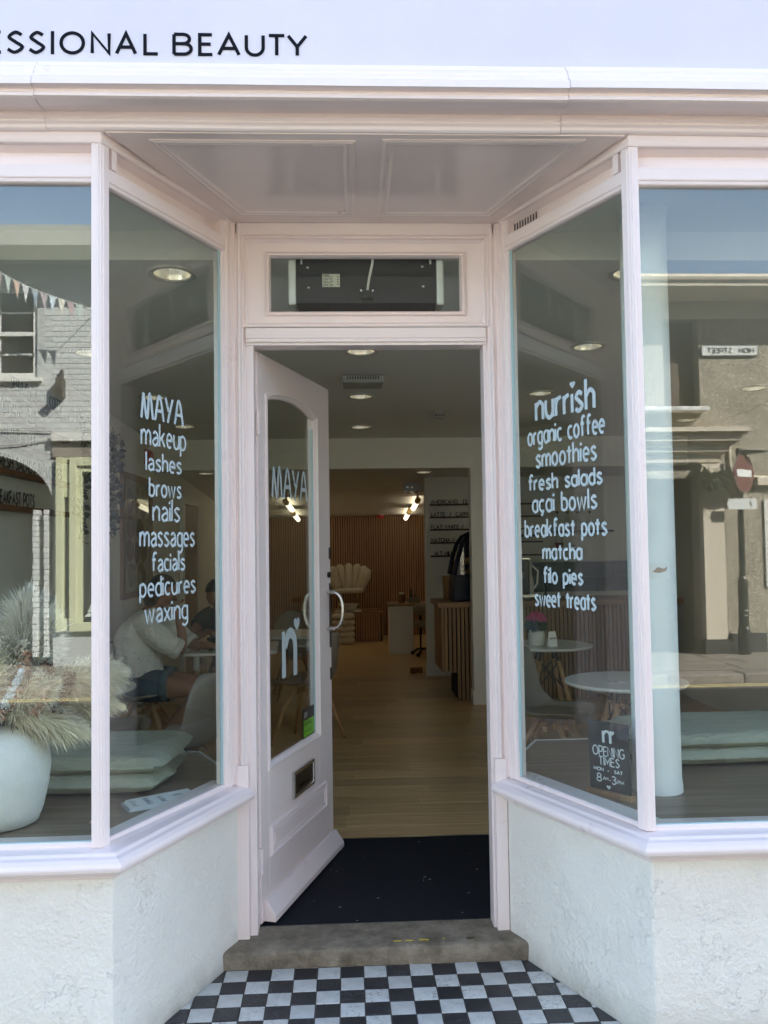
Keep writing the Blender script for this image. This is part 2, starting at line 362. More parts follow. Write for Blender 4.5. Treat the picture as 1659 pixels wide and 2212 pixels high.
LOW = {
 'a': (5.2,[E_(2.9,5,2.9,5,48,312),[(5.2,10.6),(5.2,-.3)]]), 'b': (5.2,[[(0,16),(0,0)],E_(2.3,5,2.9,5,-132,132)]), 'c': (4.8,[E_(2.7,5,2.7,5,48,312)]),
 'd': (5.2,[E_(2.9,5,2.9,5,48,312),[(5.2,16),(5.2,-.3)]]), 'e': (5.2,[[(0.2,5.2),(5.2,5.2)]+E_(2.7,5,2.6,5,0,308)]),
 'f': (4.4,[CR([(4.9,14.6),(3.4,15.8),(2,14.2),(1.9,11)])+[(1.9,0)],[(0,9.8),(4.3,9.8)]]), 'g': (5.2,[E_(2.9,5,2.9,5,48,312),[(5.2,10.5)]+CR([(5.2,3),(5.2,-2.6),(2.8,-5),(0.3,-3.6)])]),
 'h': (5.2,[[(0,16),(0,0)],_arch(0,5.2)]), 'i': (0.01,[[(0,10),(0,0)],[(0,12.4),(0,14.6)]]), 'k': (5,[[(0,16),(0,0)],[(4.8,10),(0.3,4.4)],[(1.7,6),(5.1,0)]]),
 'l': (0.01,[[(0,16),(0,0)]]), 'm': (8.6,[[(0,10),(0,0)],_arch(0,4.3),_arch(4.3,8.6)]), 'n': (5.2,[[(0,10),(0,0)],_arch(0,5.2)]), 'o': (5.4,[E_(2.7,5,2.7,5,0,360)]),
 'p': (5.2,[[(0,10),(0,-5)],E_(2.3,5,2.9,5,-132,132)]), 'r': (3.4,[[(0,10),(0,0)],CR([(0,6.4),(1.2,9),(3.5,9.9)])]),
 's': (4.6,[CR([(4.5,8.5),(2.5,10),(0.5,7.8),(2.4,5.3),(4.6,2.6),(2.3,0),(0.1,1.5)])]), 't': (3.8,[[(1.9,13.6),(1.9,0)],[(-.5,9.6),(4.3,9.6)]]),
 'u': (5.2,[CR([(0,10),(0,4),(1,.9),(2.6,0),(4.2,1),(5.2,4)]),[(5.2,10),(5.2,0)]]), 'w': (7.8,[[(0,10),(1.9,0),(3.9,9.4),(5.9,0),(7.8,10)]]), 'x': (5.2,[[(0,10),(5.2,0)],[(5.2,10),(0,0)]]),
 'ç': (4.8,[E_(2.7,5,2.7,5,48,312),CR([(2.7,0),(3.2,-2),(1.6,-3.4)])]), ' ': (3.6,[]) }
MAYA_ = {'M': (7.6,[[(0,0),(1.3,10)],CR([(1.3,9.8),(2.4,4),(3.2,.6),(4.0,1.2),(4.6,7),(5.4,9.9),(6.4,7)])+[(7.4,0)]]), 'A': (6,[[(0,0)]+CR([(1,4),(2.2,9),(3.4,9.8),(4.4,7)])+[(6,0)],[(.9,4),(5.2,4)]]), 'Y': (5.4,[[(0,10),(2.2,4.6)],[(5.2,10),(1.6,0)]])}

LOWN = dict(LOW)      # two-storey a for the treatment list
LOWN['a'] = (5.0,[CR([(0.5,8.2),(2.4,9.9),(4.6,8.2),(5.0,5.2)])+[(5.0,-.2)],CR([(5.0,6.0),(2.2,5.2),(0.2,2.7),(2.2,0),(5.0,2.4)])])

def ribbon(mb, pts, w, T, dz, taper=None):
    """flat stroke of width w along 2-D points, mapped by T(a,b,h)"""
    P = []
    for p in pts:
        if not P or (abs(p[0]-P[-1][0])+abs(p[1]-P[-1][1])) > 1e-7: P.append(p)
    closed = len(P) > 3 and abs(P[0][0]-P[-1][0])+abs(P[0][1]-P[-1][1]) < 1e-6
    if closed: P = P[:-1]
    k = len(P); vs = []
    for i in range(k):
        a = P[i-1] if (i > 0 or closed) else None; b = P[(i+1)%k] if (i < k-1 or closed) else None
        def nd(p, q):
            d = V((q[0]-p[0], q[1]-p[1])).normalized(); return V((-d.y, d.x))
        if a is None: m = nd(P[i], b)
        elif b is None: m = nd(a, P[i])
        else:
            n1, n2 = nd(a, P[i]), nd(P[i], b); m = n1+n2
            m = m/max(0.35, m.dot(n2)) if m.length > 1e-6 else n2
        ww = w*.5*(1 if not taper else taper[0]+(taper[1]-taper[0])*i/max(1, k-1))
        vs.append(T(P[i][0]+m.x*ww, P[i][1]+m.y*ww, dz)); vs.append(T(P[i][0]-m.x*ww, P[i][1]-m.y*ww, dz))
    fs = [(2*i, 2*i+1, (2*((i+1)%k))+1, 2*((i+1)%k)) for i in range(k if closed else k-1)]
    mb.add(vs, fs)
def text_mb(txt, font, O, R, U, width, unit, sw, gap=2.2, N=None, italic=0.0, per_letter=False, heart_i=False, wobble=0.0, taper=None, mono=0):
    """lettering mesh: baseline from O along R, total width, unit = metres for 10 font units of height"""
    O, R, U = V(O), V(R).normalized(), V(U).normalized(); N = V(N) if N else R.cross(U).normalized()
    adv = sum(font[c][0] for c in txt) + gap*(len(txt)-1)
    sy = unit/10; sx = width/adv
    x = 0; out = []; mb = MB(); st = 0
    for ci, c in enumerate(txt):
        w, strokes = font[c]
        if per_letter: mb = MB()
        jy = (random.random()-.5)*wobble; 
        for si, s in enumerate(strokes):
            st = (st+1) % 6
            if heart_i and c == 'i' and si == 1: continue
            q = [((x+a+italic*b)*sx, (b+jy)*sy) for a, b in s]
            ribbon(mb, q, sw, lambda a, b, h: O+R*a+U*b+N*h, 0.00025*st, taper)
        if per_letter and strokes: out.append((c, mb))
        x += w+gap
    return out if per_letter else mb
def words(txt, font, width, gap):
    """split a line into words: (word, start offset, width)"""
    adv = sum(font[c][0] for c in txt)+gap*(len(txt)-1); k = width/adv; x = 0; out = []; cur = ''; st = 0
    for i, c in enumerate(txt+' '):
        if c == ' ':
            if cur: out.append((cur, st*k, (x-gap-st)*k))
            cur = ''; x += font[' '][0]+gap; st = x
        else:
            if not cur: st = x
            cur += c; x += font[c][0]+gap
    return out
def heart_mb(mb, O, R, U, N, s, h=0.0):
    pts = []
    for i in range(28):
        t = 2*PI*i/28
        pts.append(((16*math.sin(t)**3)/32*s, (13*math.cos(t)-5*math.cos(2*t)-2*math.cos(3*t)-math.cos(4*t))/32*s))
    O, R, U, N = V(O), V(R), V(U), V(N)
    mb.add([O+R*a+U*b+N*h for a, b in pts], [tuple(range(28))])

# ================================================================== GROUND AND STREET
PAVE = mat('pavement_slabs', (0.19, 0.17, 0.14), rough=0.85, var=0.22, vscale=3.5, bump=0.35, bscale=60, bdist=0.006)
ASPH = mat('asphalt', (0.085, 0.080, 0.075), rough=0.9, var=0.25, vscale=6, bump=0.5, bscale=160, bdist=0.006)
KERB = mat('granite_kerb', (0.22, 0.195, 0.17), rough=0.8, var=0.3, vscale=9, bump=0.5, bscale=25, bdist=0.01, objrand=0.15)
YELL = mat('worn_yellow_line', (0.55, 0.46, 0.22), rough=0.8, var=0.25, vscale=14)
ground = struct(obj('road', MB().box(-60, 60, -60, -1.9, -0.45, -0.20), ASPH))
near = MB(); near.box(-30, 30, -1.9, -0.372, -0.3, -0.072); 
PAVN = mat('near_pavement_slabs', (0.36, 0.325, 0.28), rough=0.85, var=0.15, vscale=3.5, bump=0.3, bscale=60)  # colour lightened, out of view, to bounce more light up onto the soffit
struct(obj('pavement', near, PAVN))
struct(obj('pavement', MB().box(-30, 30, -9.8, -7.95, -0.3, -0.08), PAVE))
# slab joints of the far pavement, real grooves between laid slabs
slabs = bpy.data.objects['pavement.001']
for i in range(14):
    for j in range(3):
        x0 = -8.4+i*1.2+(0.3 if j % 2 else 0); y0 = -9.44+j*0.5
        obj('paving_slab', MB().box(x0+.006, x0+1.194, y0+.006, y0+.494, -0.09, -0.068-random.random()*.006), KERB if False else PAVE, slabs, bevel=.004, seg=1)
kr = struct(obj('kerb', MB().box(-30, 30, -7.93, -7.66, -0.3, -0.115), KERB))
for i in range(18):
    x0 = -8.2+i*0.92
    obj('kerb_stone', MB().box(x0+.005, x0+.915, -7.95, -7.645, -0.28, -0.082-random.random()*.012), KERB, kr, bevel=.02)
kn = struct(obj('kerb', MB().box(-30, 30, -2.03, -1.9, -0.3, -0.075), KERB, bevel=.015))
for yy in (-7.565, -7.455):
    struct(obj('yellow_line', MB().box(-30, 30, yy-.022, yy+.022, -0.201, -0.196), YELL))
for yy in (-2.22, -2.38):
    struct(obj('yellow_line', MB().box(-30, 30, yy-.022, yy+.022, -0.201, -0.196), YELL))

# entrance floor: checker tiles cut by the splayed stall risers
GROUT = mat('dark_grout', (0.10, 0.092, 0.075), rough=0.95, var=0.3, vscale=30, bump=0.3, bscale=120)
def tile_mat(name, c, vein):
    m = mat(name, c, rough=0.42, var=0.16, vscale=9, bump=0.12, bscale=35, objrand=0.10, bdist=0.003, rvar=.14)
    N = m.node_tree.nodes; L = m.node_tree.links; b = N['Principled BSDF']
    src = b.inputs['Base Color'].links[0].from_socket
    tc = [n for n in N if n.type == 'TEX_COORD'][0]
    oi = N.new('ShaderNodeObjectInfo'); ad = N.new('ShaderNodeVectorMath'); ad.operation = 'MULTIPLY_ADD'; ad.inputs[1].default_value = (9, 9, 9)
    nz = N.new('ShaderNodeTexNoise'); nz.inputs['Scale'].default_value = 13; nz.inputs['Detail'].default_value = 6; nz.inputs['Distortion'].default_value = 2.4
    ad2 = N.new('ShaderNodeVectorMath'); ad2.operation = 'ADD'; L.new(oi.outputs['Random'], ad.inputs[0]); L.new(tc.outputs['Object'], ad2.inputs[0]); L.new(ad.outputs[0], ad2.inputs[1]); L.new(ad2.outputs[0], nz.inputs['Vector'])
    cr = N.new('ShaderNodeValToRGB'); e = cr.color_ramp.elements; e[0].position = .485; e[0].color = (0,0,0,1); e[1].position = .515; e[1].color = (0,0,0,1)
    k = e.new(.5); k.color = (1,1,1,1)
    L.new(nz.outputs['Fac'], cr.inputs[0])
    g2 = N.new('ShaderNodeMath'); g2.operation = 'MULTIPLY'; L.new(cr.outputs[0], g2.inputs[0]); L.new(oi.outputs['Random'], g2.inputs[1])
    mx = N.new('ShaderNodeMixRGB'); mx.inputs[2].default_value = (*vein, 1); L.new(g2.outputs[0], mx.inputs[0]); L.new(src, mx.inputs[1]); L.new(mx.outputs[0], b.inputs['Base Color'])
    return m
TW = tile_mat('white_tile', (0.56, 0.56, 0.525), (0.16, 0.15, 0.13))
TB = tile_mat('black_tile', (0.030, 0.029, 0.032), (0.13, 0.12, 0.11))
RL, RR = (-.819, -.296), (.856, -.300)            # stall riser corners
EL, ER = (-.5225, .378), (.5275, .378)              # where they meet the door frame
def xl(y): return RL[0]+(EL[0]-RL[0])*(y-RL[1])/(EL[1]-RL[1])
def xr(y): return RR[0]+(ER[0]-RR[0])*(y-RR[1])/(ER[1]-RR[1])
ef = struct(obj('entrance_floor', MB().box(-.9, .9, -.372, .42, -.13, -.0705), GROUT), 'black and white checkered tile floor of the recessed shop entrance', 'floor')
T0, TX, TY = .0853, -.4727, .2777
def clip(poly, f):
    out = []
    for i in range(len(poly)):
        a, b = poly[i], poly[(i+1) % len(poly)]; fa, fb = f(a), f(b)
        if fa >= 0: out.append(a)
        if (fa >= 0) != (fb >= 0):
            t = fa/(fa-fb); out.append((a[0]+(b[0]-a[0])*t, a[1]+(b[1]-a[1])*t))
    return out
for j in range(-1, 8):
    for i in range(-5, 17):
        x0, y0 = TX+i*T0, TY-(j+1)*T0; g = .0019
        jx, jy = random.uniform(-.0012, .0012), random.uniform(-.0012, .0012)
        poly = [(x0+g+jx, y0+g+jy), (x0+T0-g+jx, y0+g), (x0+T0-g, y0+T0-g+jy), (x0+g, y0+T0-g)]
        poly = clip(poly, lambda p: p[0]-xl(p[1])-.002); 
        if len(poly) > 2: poly = clip(poly, lambda p: xr(p[1])-.002-p[0])
        if len(poly) > 2: poly = clip(poly, lambda p: .292-p[1])
        if len(poly) < 3: continue
        ar = abs(sum(poly[k][0]*poly[(k+1)%len(poly)][1]-poly[(k+1)%len(poly)][0]*poly[k][1] for k in range(len(poly))))/2
        if ar < 1e-4: continue
        cx = sum(p[0] for p in poly)/len(poly); cyy = sum(p[1] for p in poly)/len(poly)
        top = -.0672+random.uniform(-.0011, .0009)
        obj('tile', MB().prism([(p[0]-cx, p[1]-cyy) for p in poly], -.012, 0), TB if (i+j) % 2 == 0 else TW, ef, loc=(cx, cyy, top), bevel=.0012, seg=1)

# stone doorstep, worn
STONE = mat('worn_step_stone', (0.160, 0.125, 0.082), rough=0.8, var=0.3, vscale=11, bump=0.9, bscale=85, bdist=0.008, detail=9, col2=(0.31, 0.265, 0.195))
st = MB(); nx, ny = 60, 14
prof = [(.275,-.0675),(.273,-.05),(.272,-.03),(.272,-.012),(.276,-.004),(.285,-.0008),(.31,0),(.36,0),(.42,0),(.49,0),(.60,0)]
vs = []; fs = []
for i in range(nx+1):
    x = -.60+1.2*i/nx
    for k, (y, z) in enumerate(prof):
        n = noise.noise(V((x*5, y*9, z*9)))*.004+noise.noise(V((x*19, y*22, z*22)))*.0022
        vs.append((x, y+(n if k < 6 else 0), z-(.002 if 3 < k < 8 else 0)*abs(noise.noise(V((x*3, 2, 1))))*2+(n*.5 if 1 < k < 8 else 0)))
K = len(prof)
for i in range(nx):
    for k in range(K-1): fs.append((i*K+k, i*K+k+1, (i+1)*K+k+1, (i+1)*K+k))
step = tag(obj('doorstep', MB().add(vs, fs), STONE, smooth=True), 'worn grey stone doorstep with yellow paint flecks below the open door', 'doorstep')
YP = mat('yellow_paint_fleck', (0.55, 0.42, 0.05), rough=.6, var=.2, vscale=40)
for (x, y, w, d) in ((.085,.318,.03,.008),(.13,.319,.028,.006),(.178,.322,.026,.010),(.196,.320,.018,.008),(.262,.325,.009,.010)):
    pts = [(x+w*.5*math.cos(a)*(1+random.uniform(-.5,.4)), y+d*.5*math.sin(a)*(1+random.uniform(-.5,.4))) for a in [k*PI/5 for k in range(10)]]
    obj('paint_fleck', MB().prism(pts, .0005, .0025), YP, step)
obj('dead_leaf', MB().prism([(.348,.318),(.362,.314),(.378,.319),(.366,.322),(.356,.326)], .001, .004), mat('dead_leaf', (.05,.06,.02), rough=.8), step)
# small litter flecks on the mat and tiles
# ================================================================== SHOPFRONT
shop = thing('shop_building', 'pale pink painted shopfront with splayed entrance windows and white plaster stall risers', 'shopfront', (0,0,0))
CL, DL = (-.857, -.28), (-.530, .395)
CRr, DR = (.849, -.28), (.530, .395)
XL, XR = -2.35, 3.30
pathL = [(XL, -.28), CL, DL]; pathR = [(XR, -.28), CRr, DR]
rL = [(XL-.2, -.312), RL, EL]; rR = [(XR+.2, -.316), RR, ER]
SILL = [(-.13,.590),(-.05,.590),(-.02,.584),(.020,.582),(.026,.575),(.044,.571),(.058,.562),(.064,.549),(.060,.537),(.050,.529),(.030,.525),(.028,.517),(.014,.512),(.010,.500),(-.13,.500)]
for path, rp, lf in ((pathL, rL, False), (pathR, rR, True)):
    obj('stall_riser', MB().sweep(rp, [(0,-.09),(0,.515),(-.15,.515),(-.15,-.09)], left=lf), PLASTER, shop, bevel=.006)
    sp_path = rp[:2]+[(rp[2][0]+.024*(1 if lf is False else -1)*.41/.41*.41, rp[2][1]+.022)]
    obj('window_sill', MB().sweep(sp_path, SILL, left=lf), PINK, shop, bevel=.003, seg=1)
    obj('window_head', MB().sweep(path, [(0.002,2.800),(0.006,2.812),(0.002,2.822),(0.002,2.85),(-.07,2.85),(-.07,2.800)], left=lf), PINK, shop, bevel=.003)
    obj('frieze_panel', MB().sweep(path, [(-.042,2.73),(-.042,2.805),(-.06,2.805),(-.06,2.73)], left=lf), PINK, shop)
    obj('panel_bead', MB().sweep(path, [(-.041,2.788),(-.012,2.7995),(-.041,2.7995)], left=lf), PINK, shop)
    obj('panel_bead', MB().sweep(path, [(-.041,2.7345),(-.014,2.7345),(-.041,2.742)], left=lf), PINK, shop)
    obj('transom_rail', MB().sweep(path, [(-.003,2.692),(-.003,2.734),(-.06,2.734),(-.06,2.688),(-.008,2.688)], left=lf), PINK, shop, bevel=.003)
    obj('glazing_bead', MB().sweep(path, [(-.006,2.676),(-.003,2.687),(-.040,2.687),(-.040,2.672),(-.016,2.672)], left=lf), PINK, shop, bevel=.002, seg=1)
    obj('glazing_bead', MB().sweep(path, [(-.010,.586),(-.010,.594),(-.016,.600),(-.040,.600),(-.040,.586)], left=lf), PINK, shop)
def unit(a, b): 
    d = V((b[0]-a[0], b[1]-a[1])); return d.normalized()
def corner_post(C, D, s):
    """s = -1 left, 1 right"""
    f = V((s, 0)); d = unit(C, D); C = V(C); nin = V((-d.y*s*-1, d.x*s*-1)); nin = V((s*d.y, -s*d.x)) if (V((s*d.y, -s*d.x)).x*s > 0) else V((-s*d.y, s*d.x))
    pl = [C, C+f*.031, C+f*.031+V((0,.014)), C+f*.027+V((0,.018)), C+f*.027+V((0,.055)), C+f*.015+V((0,.07)), C+d*.033+nin*.055, C+d*.033+nin*.018, C+d*.038+nin*.014, C+d*.038]
    m = MB().prism([tuple(p) for p in pl], .586, 2.80)
    # reeded bead on the corner
    for a, dd in ((C+f*.009, V((0,-1))), (C+d*.011, -nin)):
        t = V((-dd.y, dd.x)); m.prism([tuple(a-t*.005), tuple(a+dd*.004-t*.002), tuple(a+dd*.004+t*.002), tuple(a+t*.005)], .592, 2.795)
    obj('corner_post', m, PINK, shop, bevel=.003)
corner_post(CL, DL, -1); corner_post(CRr, DR, 1)
def end_post(C, D, s):
    d = unit(D, C); D = V(D); nin = V((s*abs(d.y), d.x*s*(1 if s*d.x*d.y < 0 else -1)))
    nin = V((d.y, -d.x)); nin = nin if nin.x*s > 0 else -nin
    pl = [D+nin*-.004, D+d*.014+nin*-.006, D+d*.016+nin*.004, D+d*.026+nin*.004, D+d*.028+nin*-.002, D+d*.044+nin*-.002, D+d*.046+nin*.008, D+d*.060+nin*.010, D+d*.062+nin*.017, D+d*.062+nin*.05, D+nin*.05]
    obj('jamb_post', MB().prism([tuple(p) for p in pl], .586, 2.80), PINK, shop, bevel=.002)
end_post(CL, DL, -1); end_post(CRr, DR, 1)
def pane(a, b, n, z0, z1, name='glass_pane'):
    """upright glass sheet from plan point a to b, 6 mm, outer face through a-b; n = inward"""
    a, b, n = V(a), V(b), V(n)*.006
    m = MB(); P = [(a.x,a.y,z0),(b.x,b.y,z0),(b.x,b.y,z1),(a.x,a.y,z1)]; Q = [(p[0]+n.x,p[1]+n.y,p[2]) for p in P]
    m.add(P+Q, [(0,1,2,3),(4,7,6,5)]); m.add(P+Q, [(0,4,5,1),(1,5,6,2),(2,6,7,3),(3,7,4,0)], 1)
    return obj(name, m, [GLASS, GEDGE], shop, merge=True)
gfL = pane((XL+.05,-.258), (-.883,-.258), (0,1), .594, 2.68)
gfR = pane((.875,-.258), (XR-.05,-.258), (0,1), .594, 2.68)
dl = unit(CL, DL); nl = V((-dl.y, dl.x)); dr = unit(CRr, DR); nr = V((dr.y, -dr.x))
aL0 = V(CL)+dl*.046+nl*.022; aL = V(CL)+dl*.035+nl*.022; bL = V(DL)-dl*.058+nl*.022
aR0 = V(CRr)+dr*.046+nr*.022; aR = V(CRr)+dr*.035+nr*.022; bR = V(DR)-dr*.058+nr*.022
gsL = pane(aL, bL, nl, .594, 2.68); gsR = pane(aR, bR, nr, .594, 2.68)
# mitred pale edge strip where the splay glass stops short of the jamb
for a, d, n in ((bL, dl, nl), (bR, dr, nr)):
    p = a-d*.019-n*.0035
    obj('glass_edge', MB().prism([tuple(p), tuple(p+d*.018), tuple(p+d*.018+n*.003), tuple(p+n*.003)], .602, 2.672), GEDGE, shop)
for xa, xb in ((XL+.06,-.890),(.882,XR-.06)): obj('silicone_bead', MB().box(xa,xb,-.2625,-.2585,.5945,.6035), GEDGE, shop)
# lettering on the splay panes: (word, start along pane, end, baseline, x-height, stroke)
LW = [('makeup',.166,.421,1.858,.057),('lashes',.191,.394,1.771,.047),('brows',.208,.393,1.682,.048),('nails',.227,.383,1.598,.056),('massages',.158,.471,1.510,.055),('facials',.219,.411,1.424,.048),('pedicures',.158,.475,1.340,.050),('waxing',.183,.426,1.249,.054)]
RW = [('nurrish',.499,.163,1.968,.078),('organic coffee',.551,.115,1.877,.055),('smoothies',.505,.159,1.788,.056),('fresh salads',.554,.133,1.703,.047),('açai bowls',.532,.164,1.619,.054),('breakfast pots',.581,.117,1.526,.051),('matcha',.475,.246,1.441,.048),('filo pies',.475,.245,1.352,.047),('sweet treats',.529,.181,1.265,.050)]
def on_pane(a, d, n, s, z):
    q = V(a)+d*s-n*.0015; return V((q.x, q.y, z))
for w, s0, s1, z, xh in LW:
    O = on_pane(aL0, dl, nl, s0+.005, z+.004); wd = s1-s0-.010
    obj('lettering', text_mb(w, LOWN, O, (dl.x,dl.y,0), (0,0,1), wd, xh-.008, .0086, gap=2.1, wobble=.15), VINYL, gsL)
O = on_pane(aL0, dl, nl, .172, 1.951)
obj('lettering', text_mb('MAYA', MAYA_, O, (dl.x,dl.y,0), (0,0,1), .230, .087, .0115, gap=1.2), VINYL, gsL)
for w, s0, s1, z, xh in RW:
    O = on_pane(aR0, dr, nr, s0-.007, z+.0055); wd = s0-s1-.014
    big = w == 'nurrish'
    for w1, st_, ww in words(w, LOW, wd, 2.2):
        m = text_mb(w1, LOW, O-V((dr.x,dr.y,0))*st_, (-dr.x,-dr.y,0), (0,0,1), ww, xh-.011, .0155 if big else .0102, gap=2.2, wobble=.2, heart_i=big)
        obj('lettering', m, VINYL, gsR)
    if big:
        m = MB(); k = O+V((-dr.x,-dr.y,0))*(wd*.655)+V((0,0,.100)); heart_mb(m, k, (-dr.x,-dr.y,0), (0,0,1), (-nr.x,-nr.y,0), .030); obj('heart', m, VINYL, gsR)

# vent slots over the splay window, right side; blocked grille on the left
for (D, d, n, s, pc) in ((DR, dr, nr, 1, PINK), (DL, dl, nl, -1, PINK)):
    g = MB(); slot = MB()
    base = V(D)-d*.075+n*.0405
    for k in range(9):
        p = base-d*(.017*k)
        if s > 0 or k < 4:
            q = p-n*.0025; 
            slot.prism([tuple(q), tuple(q-d*.006), tuple(q-d*.006-n*.001), tuple(q-n*.001)], 2.745 if k % 3 else 2.742, 2.782-.002*(k % 2))
    obj('vent_slots', slot, CHARC if s > 0 else PINK, shop)
    # little stop block ending the frieze panel by the corner
    c = V(CRr if s > 0 else CL)+d*.05+n*.0
    obj('stop_block', MB().prism([tuple(c), tuple(c+d*.025), tuple(c+d*.004+n*.03), tuple(c+n*.03)], 2.7355, 2.799), PINK, shop)

# cornice under the fascia, in three slightly uneven lengths
CP = [(-.36,3.013),(-.372,3.011),(-.374,3.000),(-.381,2.996),(-.392,2.986),(-.392,2.975),(-.399,2.973),(-.404,2.965),(-.404,2.952),(-.412,2.949),(-.425,2.938),(-.427,2.914),(-.402,2.910),(-.400,2.903),(-.406,2.897),(-.404,2.888),(-.394,2.884),(-.36,2.882),(-.316,2.888),(-.307,2.889),(-.306,2.877),(-.313,2.871),(-.306,2.864),(-.309,2.857),(-.302,2.850),(-.300,2.841),(-.294,2.836),(-.282,2.8345),(-.20,2.8345),(-.20,3.013)]
for (x0, x1, dy, dz) in ((XL-.2, -1.025, .0006, -.0012), (-1.0235, .62, 0, 0), (.6215, XR+.2, -.0012, .0012)):
    n = len(CP); m = MB(); k = 24
    vs = []
    for i in range(k+1):
        x = x0+(x1-x0)*i/k
        for (y, z) in CP: vs.append((x, y+dy+noise.noise(V((x*2.3, y*20, z*20)))*.0016, z+dz+noise.noise(V((x*1.7, z*30, 5)))*.0018))
    fs = [(i*n+j, i*n+(j+1)%n, (i+1)*n+(j+1)%n, (i+1)*n+j) for i in range(k) for j in range(n)]
    fs += [tuple(range(n-1,-1,-1)), tuple(range(k*n, k*n+n))]
    obj('cornice', m.add(vs, fs), PINK, shop)
fb = obj('fascia_board', MB().box(XL-.2, XR+.2, -.36, -.20, 3.0135, 3.80), FASCIA, shop)
LX = lambda c: -1.142+.0007166*c
for ch, c0, c1 in (('P',-700,-630),('R',-600,-520),('O',-498,-388),('F',-362,-296),('E',-272,-205),('S',-185,-110),('S',-96,-20),('E',-57+0,10),):
    pass
LT = [('P',-452,-378),('R',-357,-277),('O',-268,-158),('F',-135,-72),('E',-57,10),('S',25,103),('S',118,193),('I',216,230),('O',253,362),('N',386,472),('A',490,585),('L',612,680),('B',737,825),('E',848,915),('A',930,1032),('U',1050,1137),('T',1148,1230),('Y',1232,1325)]
for ch, c0, c1 in LT:
    w, stks = CAPS[ch]; x0, x1 = LX(c0)+.005, LX(c1)-.005; sw = .0108
    sx = (x1-x0)/w if w > .1 else 0; m = MB()
    for si, s in enumerate(stks):
        ribbon(m, [(a*sx, b*.00635) for a, b in s], sw, lambda a, b, h: V((x0+a, -.361-h, 3.0448+b-.0005*(x0))), .0004*(si+1))
    if ch == 'I':
        m = MB(); m.box(LX(216), LX(230), -.3614, -.3602, 3.0405, 3.1140)
    obj('letter', m, LETTER, fb)

# recess ceiling with two moulded panels
sl = lambda y: 2.832+(2.804-2.832)*(y+.28)/.675
m = MB(); pts = [(-.84,-.285),(.835,-.285),(.545,.40),(-.545,.40)]
m.add([(x,y,sl(y)) for x,y in pts]+[(x,y,2.87) for x,y in pts], [(0,1,2,3),(7,6,5,4),(0,4,5,1),(1,5,6,2),(2,6,7,3),(3,7,4,0)])
sof = obj('entrance_soffit', m, SOFFIT, shop)
for poly in ([(-.714,-.246),(-.045,-.247),(-.040,.325),(-.497,.317)], [(.043,-.257),(.714,-.266),(.501,.321),(.046,.325)]):
    c = V((sum(p[0] for p in poly)/4, sum(p[1] for p in poly)/4)); m = MB(); rings = []
    for ins, h in ((0,0),(0,.003),(.010,.007),(.018,.004),(.026,.006),(.034,.002),(.036,-.001)):
        rg = []
        for p in poly:
            q = V(p); d = (c-q); d = V((math.copysign(1, d.x)*ins*1.15, math.copysign(1, d.y)*ins)); q = q+d
            rg.append((q.x, q.y, sl(q.y)-h))
        rings.append(rg)
    vs = [p for r in rings for p in r]; fs = [(i*4+j, i*4+(j+1)%4, i*4+4+(j+1)%4, i*4+4+j) for i in range(6) for j in range(4)]
    obj('panel_moulding', m.add(vs, fs), SOFFIT, sof)

# door frame, transom bar and transom light
YD = .395
fr = MB()
df = obj('door_frame', MB().box(-.5295,-.4815,.3795,.49,-.02,.66), PINK, shop, bevel=.004)
obj('post_foot', MB().box(.4815,.5295,.3795,.49,-.02,.66), PINK, df, bevel=.004)
def fpost(s):
    pl = [(.532,YD-.003),(.532,YD+.10),(.4815,YD+.10),(.4815,YD+.010),(.488,YD+.010),(.490,YD-.001),(.497,YD-.004),(.500,YD-.012),(.509,YD-.014),(.513,YD-.004),(.520,YD-.004),(.523,YD-.013),(.529,YD-.013)]
    obj('frame_post', MB().prism([(s*x, y) for x, y in pl], .6605, 2.80), PINK, df, bevel=.0015, seg=1)
    obj('stop_bead', MB().prism([(s*.4990,YD-.014),(s*.5010,YD-.020),(s*.5085,YD-.020),(s*.511,YD-.014)], .665, 2.33), PINK, df, bevel=.002)
fpost(-1); fpost(1)
obj('transom_bar', MB().box(-.481,.481,YD-.004,YD+.09,2.336,2.379), PINK, df, bevel=.003)
m = MB().frame((0,YD+.002,0),(1,0,0),(0,0,1),(0,-1,0),(-.4990,2.290,.4990,2.3355),.03)
obj('opening_head', MB().box(-.481,.481,YD+.004,YD+.09,2.309,2.3355).box(-.481,.481,YD-.006,YD+.004,2.320,2.3355), PINK, df, bevel=.003)
obj('frame_head', MB().box(-.531,.531,YD-.004,YD+.09,2.757,2.8035), PINK, df, bevel=.002)
obj('transom_moulding', MB().frame((0,YD+.024,0),(1,0,0),(0,0,1),(0,-1,0),(-.4995,2.3805,.4995,2.757),.026,[(0,0),(0,.030),(.005,.034),(.009,.024),(.012,.024),(.016,.028),(.020,.012),(.026,.008),(.026,0)]), PINK, df)
m = MB()
for r in ((-.480,-.403,2.40-.02,2.745),(.403,.480,2.40-.02,2.745),(-.403,.403,2.38,2.434),(-.403,.403,2.693,2.745)): m.box(r[0],r[1],YD+.024,YD+.06,r[2],r[3])
tl = obj('transom_light', m, PINK, df)
obj('glass_moulding', MB().frame((0,YD+.024,0),(1,0,0),(0,0,1),(0,-1,0),(-.4045,2.433,.4045,2.6945),.022,[(0,0),(0,.010),(.005,.014),(.009,.004),(.012,.004),(.015,.008),(.020,-.006),(.022,-.022)]), PINK, tl)
